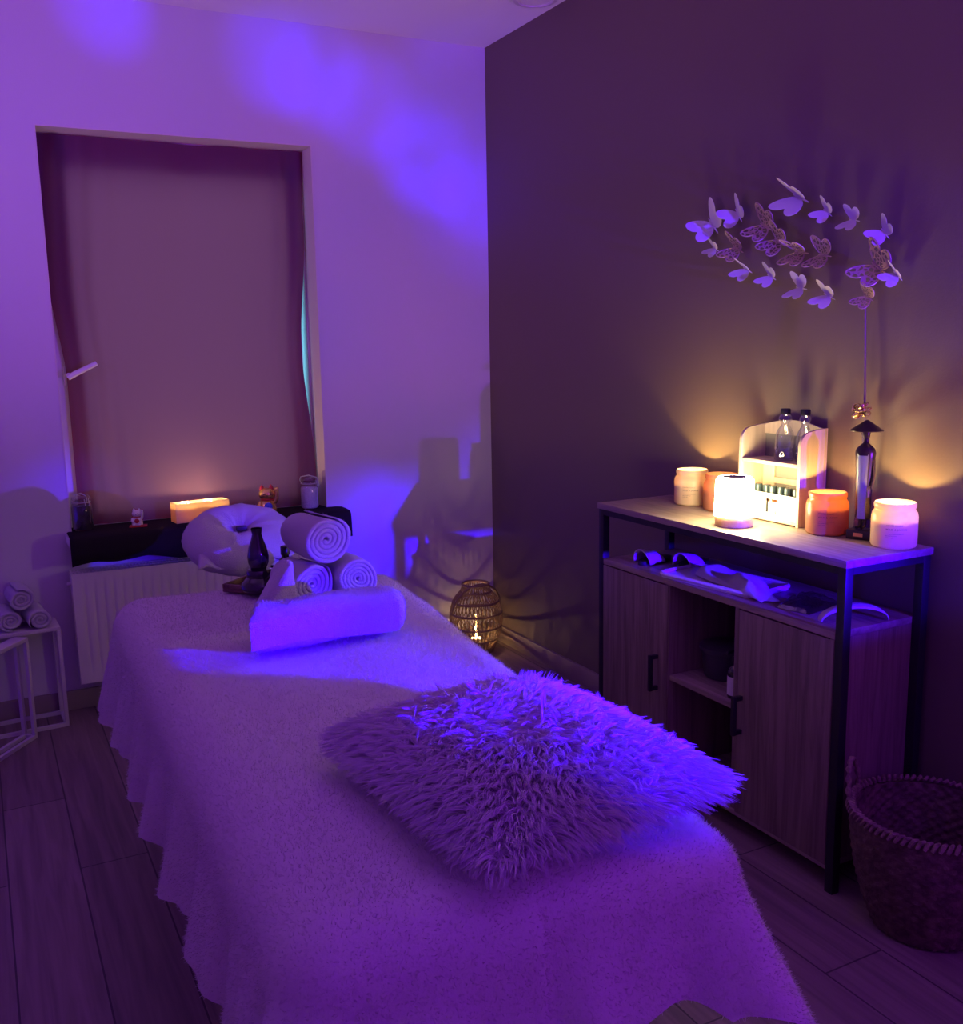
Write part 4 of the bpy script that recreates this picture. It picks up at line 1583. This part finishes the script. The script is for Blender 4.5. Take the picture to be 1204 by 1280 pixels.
def wing_mesh(mat, sign):
    n = len(WO)
    me = bpy.data.meshes.new('wing')
    th = 0.008
    c = (0.05, 0.5)
    vs = [(x, y * sign, 0) for x, y in WO] + [(x, y * sign, th) for x, y in WO]
    fs = [tuple(range(n - 1, -1, -1)), tuple(range(n, 2 * n))] + [(i, (i + 1) % n, n + (i + 1) % n, n + i) for i in range(n)]
    me.from_pydata(vs, [], fs)
    uv = me.uv_layers.new(name='flat')
    for lp_ in me.loops:
        v_ = vs[lp_.vertex_index]
        uv.data[lp_.index].uv = (v_[0], v_[1])
    me.materials.append(mat)
    if mat is M['lace']:                       # solid rim round the filigree
        rim_ = MB().tube([(x, y * sign, th / 2) for x, y in WO], 0.022, n=5, closed=True)
        bm = bmesh.new()
        bm.from_mesh(me)
        uvl = bm.loops.layers.uv.verify()
        nv_ = [bm.verts.new(p) for p in rim_.v]
        for f_ in rim_.f:
            fc_ = bm.faces.new([nv_[q] for q in f_])
            fc_.material_index = 1
        bm.to_mesh(me)
        bm.free()
        me.materials.append(M['lace_rim'])
    return me


WM = {}
for key in ('paper', 'lace'):
    WM[key] = (wing_mesh(M[key], 1), wing_mesh(M[key], -1))
bme = MB().lathe([(0.001, -0.42), (0.022, -0.35), (0.030, -0.1), (0.036, 0.08), (0.026, 0.18), (0.030, 0.24), (0.010, 0.30)], 10)
bob = bme.build('body_source', M['paper'])
BODY = bob.data
bpy.data.objects.remove(bob)
BODY2 = BODY.copy()
BODY2.materials.clear()
BODY2.materials.append(M['lace_rim'])


def butterfly(px, py, size, phi, kind, label, dl=48, du=52, off=0.012):
    """px, py: photo pixel of the body; size in metres per wing unit; phi: head up from the wall's far direction"""
    c = at_x(px, py, XR - off)
    g_ = 'white paper butterflies on the dark wall' if kind == 'paper' else 'brown filigree butterflies on the dark wall'
    t = thing('paper_butterfly' if kind == 'paper' else 'filigree_butterfly', label, 'butterfly', c, 0, g_)
    # local x: head, towards +y of the room and upward; local z: away from the wall
    hx3 = Vector((0, math.cos(phi), math.sin(phi)))
    hz3 = Vector((-1, 0, 0))
    hy3 = hz3.cross(hx3)
    m = Matrix((hx3, hy3, hz3)).transposed()
    t.rotation_mode = 'XYZ'
    t.rotation_euler = m.to_euler()
    t.scale = (size, size, size)
    for sgn, me in ((1, WM[kind][0]), (-1, WM[kind][1])):
        o = bpy.data.objects.new('wing', me)
        COL.objects.link(o)
        o.parent = t
        upw = hy3.z * sgn > 0
        dih = math.radians(du if upw else dl)
        o.rotation_euler = (sgn * dih, 0, 0)
    o = bpy.data.objects.new('body', BODY if kind == 'paper' else BODY2)
    COL.objects.link(o)
    o.parent = t
    o.rotation_euler = (0, math.radians(90), 0)
    return t


R_ = math.radians
BF = [
    (891, 281, 0.086, 35, 20, 'paper', 'large white butterfly at the far left of the flock'),
    (923, 268, 0.068, 42, 30, 'paper', 'white butterfly with a blue-lit wing, next right of the far left large one'),
    (1000, 247, 0.088, 15, 60, 'paper', 'largest white butterfly at the top of the flock, upper wing edge-on'),
    (1034, 265, 0.050, 25, 36, 'paper', 'white butterfly in the top row, just right of the largest topmost one'),
    (1067, 275, 0.050, 3, 28, 'paper', 'white butterfly in the top row with level open wings'),
    (1106, 291, 0.052, 35, 27, 'paper', 'blue-lit white butterfly touching the big filigree one from above'),
    (894, 311, 0.044, 15, 40, 'paper', 'smallest white butterfly, under the far left large one'),
    (934, 337, 0.058, 15, 58, 'paper', 'white butterfly at the left end of the bottom row'),
    (964, 346, 0.052, 15, 36, 'paper', 'white butterfly second from the left in the bottom row'),
    (1001, 360, 0.056, 0, 24, 'paper', 'white butterfly third from the left in the bottom row'),
    (1036, 370, 0.058, 12, 42, 'paper', 'white butterfly lowest and rightmost in the bottom row'),
    (1122, 344, 0.049, 30, 52, 'paper', 'white butterfly at the far right, right of the big filigree one'),
    (957, 283, 0.074, 15, 26, 'lace', 'brown filigree butterfly in the upper left, below the largest white one'),
    (922, 311, 0.066, 15, 42, 'lace', 'brown filigree butterfly right of the smallest white one'),
    (974, 302, 0.068, 20, 32, 'lace', 'brown filigree butterfly in the middle, left of the edge-on one'),
    (1001, 315, 0.070, 0, 60, 'lace', 'filigree butterfly with its upper wing edge-on at the centre'),
    (1030, 319, 0.064, 0, 26, 'lace', 'brown filigree butterfly with symmetric wings at the right of the middle row'),
    (1098, 334, 0.080, 22, 24, 'lace', 'biggest filigree butterfly above the thin stick'),
    (1085, 372, 0.048, 15, 28, 'lace', 'small filigree butterfly at the tip of the thin stick'),
]
for (px, py, s_, ph_, du_, k_, lab) in BF:
    butterfly(px, py, s_ * 1.06, R_(ph_ + 12), k_, lab, du=du_)

# ================================================================== LANTERN
LX, LY = 1.885, 3.725
ln_ = thing('rattan_lantern', 'round woven rattan lantern with a lit candle in the corner', 'lantern', (LX, LY, 0))
lprof = [(0.075, 0.012), (0.093, 0.045), (0.108, 0.09), (0.115, 0.135), (0.113, 0.18), (0.100, 0.225), (0.078, 0.258), (0.060, 0.275), (0.058, 0.30)]


def lr(z):
    for (r0, z0), (r1, z1) in zip(lprof, lprof[1:]):
        if z0 <= z <= z1:
            return r0 + (r1 - r0) * (z - z0) / (z1 - z0)
    return lprof[-1][0]


rg = MB()
for z in (0.012, 0.022, 0.060, 0.115, 0.175, 0.225, 0.268, 0.300):
    r = lr(z)
    rg.tube([(r * math.cos(a), r * math.sin(a), z) for a in [2 * PI * k / 48 for k in range(48)]], 0.0045 if z not in (0.300, 0.012) else 0.006, n=6, closed=True)
rg.build('hoop_frame', M['rattan'], ln_)
wv = MB()
zz = [0.012, 0.03, 0.060, 0.088, 0.115, 0.145, 0.175, 0.20, 0.225, 0.248, 0.268, 0.285, 0.300]
for k in range(38):
    a0 = 2 * PI * k / 38
    for sgn in (-1, 1):
        pts_ = []
        for q, z in enumerate(zz):
            a = a0 + sgn * (0.055 if q % 4 == 2 else -0.055 if q % 4 == 0 else 0)
            r = lr(z) - 0.002 * sgn
            pts_.append((r * math.cos(a), r * math.sin(a), z))
        wv.tube(pts_, 0.0019, n=4)
wv.build('woven_lattice', M['rattan'], ln_)
MB().lathe([(0.078, 0.0), (0.080, 0.012), (0.001, 0.013)], 32).build('base', M['rattan'], ln_)
hd = [(0.110 * math.cos(PI * k / 20), 0.0, 0.17 + 0.165 * math.sin(PI * k / 20)) for k in range(21)]
hm_ = Matrix.Rotation(math.radians(-20), 4, 'Z') @ Matrix.Rotation(math.radians(48), 4, 'X')
hd = [(x * 1.06, -0.115 * math.sin(PI * k / 20) * 0.35, 0.18 + 0.125 * math.sin(PI * k / 20)) for k, (x, y, z) in enumerate(hd)]
MB().tube(hd, 0.005, n=8).build('handle', M['rattan'], ln_)
MB().lathe([(0.040, 0.014), (0.042, 0.016), (0.042, 0.15), (0.040, 0.152)], 32, cap1=False).build('glass_cylinder', M['glass'], ln_, smooth=60)
MB().lathe([(0.022, 0.0145), (0.022, 0.055), (0.001, 0.053)], 24).build('candle_wax', M['wax'], ln_)
MB().lathe([(0.0008, 0), (0.0045, 0.006), (0.005, 0.011), (0.003, 0.020), (0.0003, 0.030)], 14, c=(0, 0, 0.058)).build('flame', M['flame'], ln_)
cl_ = point('lantern_light', (0, 0, 0.072), 9.0, (1.0, 0.60, 0.24), 0.005)
cl_.parent = ln_

# ================================================================== WINDOW SILL OBJECTS
ZI = ZS + 0.0035


def clip_jar(label, loc, fill, rz):
    t = thing('clip_top_jar', label, 'jar', loc, rz, 'clip-top jars on the window sill')
    MB().lathe([(0.030, 0), (0.036, 0.003), (0.037, 0.010), (0.037, 0.088), (0.034, 0.098), (0.029, 0.104), (0.029, 0.112)], 36, cap1=False).build('glass_jar', M['jar_glass'], t, smooth=60)
    MB().lathe([(0.029, 0.004), (0.0345, 0.008), (0.0345, 0.084), (0.030, 0.092), (0.001, 0.094)], 32).build('contents', fill, t)
    MB().lathe([(0.031, 0.1125), (0.034, 0.115), (0.034, 0.124), (0.028, 0.132), (0.012, 0.135), (0.001, 0.1355)], 36).build('lid', M['jar_glass'], t, smooth=60)
    wr = MB()
    wr.tube([(0.032 * math.cos(a), 0.032 * math.sin(a), 0.106) for a in [2 * PI * k / 32 for k in range(32)]], 0.0018, n=6, closed=True)
    wr.tube([(0.033, 0, 0.106), (0.040, 0, 0.118), (0.035, 0, 0.131), (0, 0, 0.1385), (-0.035, 0, 0.131), (-0.040, 0, 0.118), (-0.033, 0, 0.106)], 0.0016, n=6)
    wr.tube([(-0.036, -0.008, 0.120), (-0.041, -0.008, 0.095), (-0.041, 0.008, 0.095), (-0.036, 0.008, 0.120)], 0.0016, n=6)
    wr.build('wire_clip', M['fitting'], t)
    return t


clip_jar('dark-filled clip-top glass jar at the left end of the window sill', (0.327, 3.862, ZI), M['dark_seed'], 2.0)
clip_jar('clip-top glass jar of white crystals at the right end of the window sill', (1.197, 3.86, ZI), M['salt'], 2.4)

# lit candle in an oblong glass
oc_ = thing('oblong_candle', 'lit candle in a long rectangular glass on the window sill', 'candle', (0.752, 3.845, ZI), math.radians(7))
w2, d2, h2 = 0.105, 0.036, 0.074


def glass_box(w, d, h, t):
    m = MB()
    m.box(-w, w, -d, -d + t, 0, h, bev=0.001).box(-w, w, d - t, d, 0, h, bev=0.001)
    m.box(-w, -w + t, -d + t, d - t, 0, h, bev=0.001).box(w - t, w, -d + t, d - t, 0, h, bev=0.001)
    m.box(-w + t, w - t, -d + t, d - t, 0, t)
    return m


glass_box(w2, d2, h2, 0.003).build('glass_box', M['frosted'], oc_, smooth=0)
MB().box(-w2 + 0.005, w2 - 0.005, -d2 + 0.005, d2 - 0.005, 0.0045, 0.054, bev=0.003).build('wax', M['glow_wax'], oc_)
for x in (-0.045, 0.045):
    MB().tube([(x, 0, 0.052), (x, 0, 0.058)], 0.0009, n=6).build('wick', M['wick'], oc_)
    MB().lathe([(0.0008, 0), (0.0032, 0.004), (0.0036, 0.008), (0.0022, 0.015), (0.0003, 0.022)], 14, c=(x, 0, 0.056)).build('flame', M['flame'], oc_)
    q = point('candle_light', (x, 0, 0.066), 4.0, (1.0, 0.55, 0.20), 0.006)
    q.parent = oc_


def cat(label, loc, rz, sc, body, ear, belly, extra, name):
    t = thing(name, label, 'cat figurine', loc, rz)
    t.scale = (sc, sc, sc)
    m = MB()
    m.lathe([(0.55, 0), (0.60, 0.05), (0.60, 0.30), (0.52, 0.62), (0.42, 0.85), (0.30, 0.95)], 28, sy=0.8)
    m.ball((0, -0.04, 1.28), (0.52, 0.44, 0.42), 24, 16)
    m.build('body', body, t, smooth=80)
    for s_ in (-1, 1):
        MB().lathe([(0.17, 0), (0.13, 0.16), (0.015, 0.34)], 14, c=(0.29 * s_, 0.0, 1.55), sy=0.6).build('ear', ear if s_ < 0 or extra else body, t, smooth=60)
    m = MB()
    m.tube([(0.46, -0.12, 0.72), (0.60, -0.20, 1.0), (0.62, -0.22, 1.42), (0.61, -0.24, 1.58)], [0.15, 0.14, 0.14, 0.12], n=12)
    m.ball((0.61, -0.25, 1.60), (0.15, 0.14, 0.14), 14, 8)
    m.build('raised_paw', body, t, smooth=80)
    m = MB()
    m.tube([(-0.46, -0.12, 0.74), (-0.50, -0.34, 0.50), (-0.30, -0.48, 0.36)], [0.15, 0.14, 0.12], n=12)
    m.build('lowered_paw', body, t, smooth=80)
    m = MB()
    for s_ in (-1, 1):
        m.ball((0.30 * s_, -0.44, 0.10), (0.20, 0.20, 0.11), 14, 8)
    m.build('feet', body, t, smooth=80)
    MB().ball((0.04, -0.40, 0.50), (0.27, 0.16, 0.27), 18, 12).build('belly_charm', belly, t, smooth=80)
    m = MB()
    for s_ in (-1, 1):
        m.ball((0.19 * s_, -0.44, 1.34), (0.07, 0.04, 0.05), 12, 6)
    m.ball((0, -0.48, 1.22), (0.05, 0.04, 0.035), 10, 6)
    m.build('face_marks', M['ink'], t)
    m = MB().tube([(0.40 * math.cos(a), 0.34 * math.sin(a) - 0.02, 0.93) for a in [2 * PI * k / 24 for k in range(24)]], 0.055, n=8, closed=True)
    m.build('collar', M['red'], t)
    return t


cat('golden cat figurine with raised paw on the window sill', (1.015, 3.838, ZI), math.radians(-12), 0.062, M['gold'], M['red'], M['blue'], True, 'gold_cat_figurine')
cat('small white cat figurine on a red mat on the window sill', (0.515, 3.835, ZI + 0.0045), math.radians(-20), 0.034, M['porcelain'], M['porcelain'], M['red'], False, 'white_cat_figurine')
mat_ = MB().box(-0.030, 0.034, -0.024, 0.022, 0, 0.0035, bev=0.001).build('red_mat', M['red'])
mat_.location = (0.515, 3.830, ZI + 0.0005)
mat_.rotation_euler = (0, 0, math.radians(-10))
tag(mat_, 'small red mat under the white cat figurine', 'mat')

# ================================================================== BASKET
BX, BY = 1.838, 1.374
bk = thing('seagrass_basket', 'woven seagrass basket on the floor at the end of the sideboard', 'basket', (BX, BY, 0))
bp_ = [(0.108, 0.0), (0.118, 0.006), (0.138, 0.06), (0.155, 0.12), (0.166, 0.18), (0.171, 0.235), (0.172, 0.27)]
P = []
n1 = 150
prof = []
for k in range(49):
    z = 0.27 * k / 48
    for (r0, z0), (r1, z1) in zip(bp_, bp_[1:]):
        if z0 <= z <= z1 + 1e-9:
            prof.append((r0 + (r1 - r0) * (z - z0) / (z1 - z0), z))
            break
mbk = MB()
vs, fs = [], []
for k, (r, z) in enumerate(prof):
    row_ = int(k // 2)
    for i in range(n1):
        a = 2 * PI * i / n1
        ribs = 0.0018 * math.cos(30 * a + (PI if row_ % 2 else 0)) + (0.0014 if k % 2 else -0.0008)
        vs.append(((r + ribs) * math.cos(a), (r + ribs) * math.sin(a), z))
np_ = len(prof)
for k, (r, z) in enumerate(reversed(prof)):
    row_ = int(k // 2)
    for i in range(n1):
        a = 2 * PI * i / n1
        ribs = 0.003 * math.cos(30 * a + (PI if row_ % 2 else 0))
        vs.append(((r - 0.009 + ribs) * math.cos(a), (r - 0.009 + ribs) * math.sin(a), max(z, 0.006)))
for k in range(2 * np_ - 1):
    for i in range(n1):
        j = (i + 1) % n1
        fs.append((k * n1 + i, k * n1 + j, (k + 1) * n1 + j, (k + 1) * n1 + i))
fs.append(tuple(range(n1 - 1, -1, -1)))
fs.append(tuple((2 * np_ - 1) * n1 + i for i in range(n1)))
mbk.add(vs, fs)
mbk.build('basket_body', M['seagrass'], bk, smooth=70)
rm = MB()
for k in range(74):                          # twisted rope rim
    a = 2 * PI * k / 74
    a2 = a + 0.085
    rm.tube([(0.178 * math.cos(a), 0.178 * math.sin(a), 0.266), (0.174 * math.cos((a + a2) / 2), 0.174 * math.sin((a + a2) / 2), 0.280),
             (0.161 * math.cos(a2), 0.161 * math.sin(a2), 0.278)], [0.004, 0.0055, 0.004], n=6)
rm.build('rope_rim', M['rope'], bk)
for s_, ang in ((1, math.radians(117)), (1, math.radians(297))):
    hp = []
    for k in range(49):
        t = PI * k / 48
        tw = 0.0012 * math.sin(k * 1.3)
        aa = ang + 0.26 * math.cos(t)
        r = 0.174 + 0.004 * math.sin(t) + tw
        hp.append((r * math.cos(aa), r * math.sin(aa), 0.262 + 0.095 * math.sin(t)))
    MB().tube(hp, [0.0058 + 0.0016 * math.sin(k * 1.3 + 1) for k in range(49)], n=8).build('handle', M['rope'], bk)
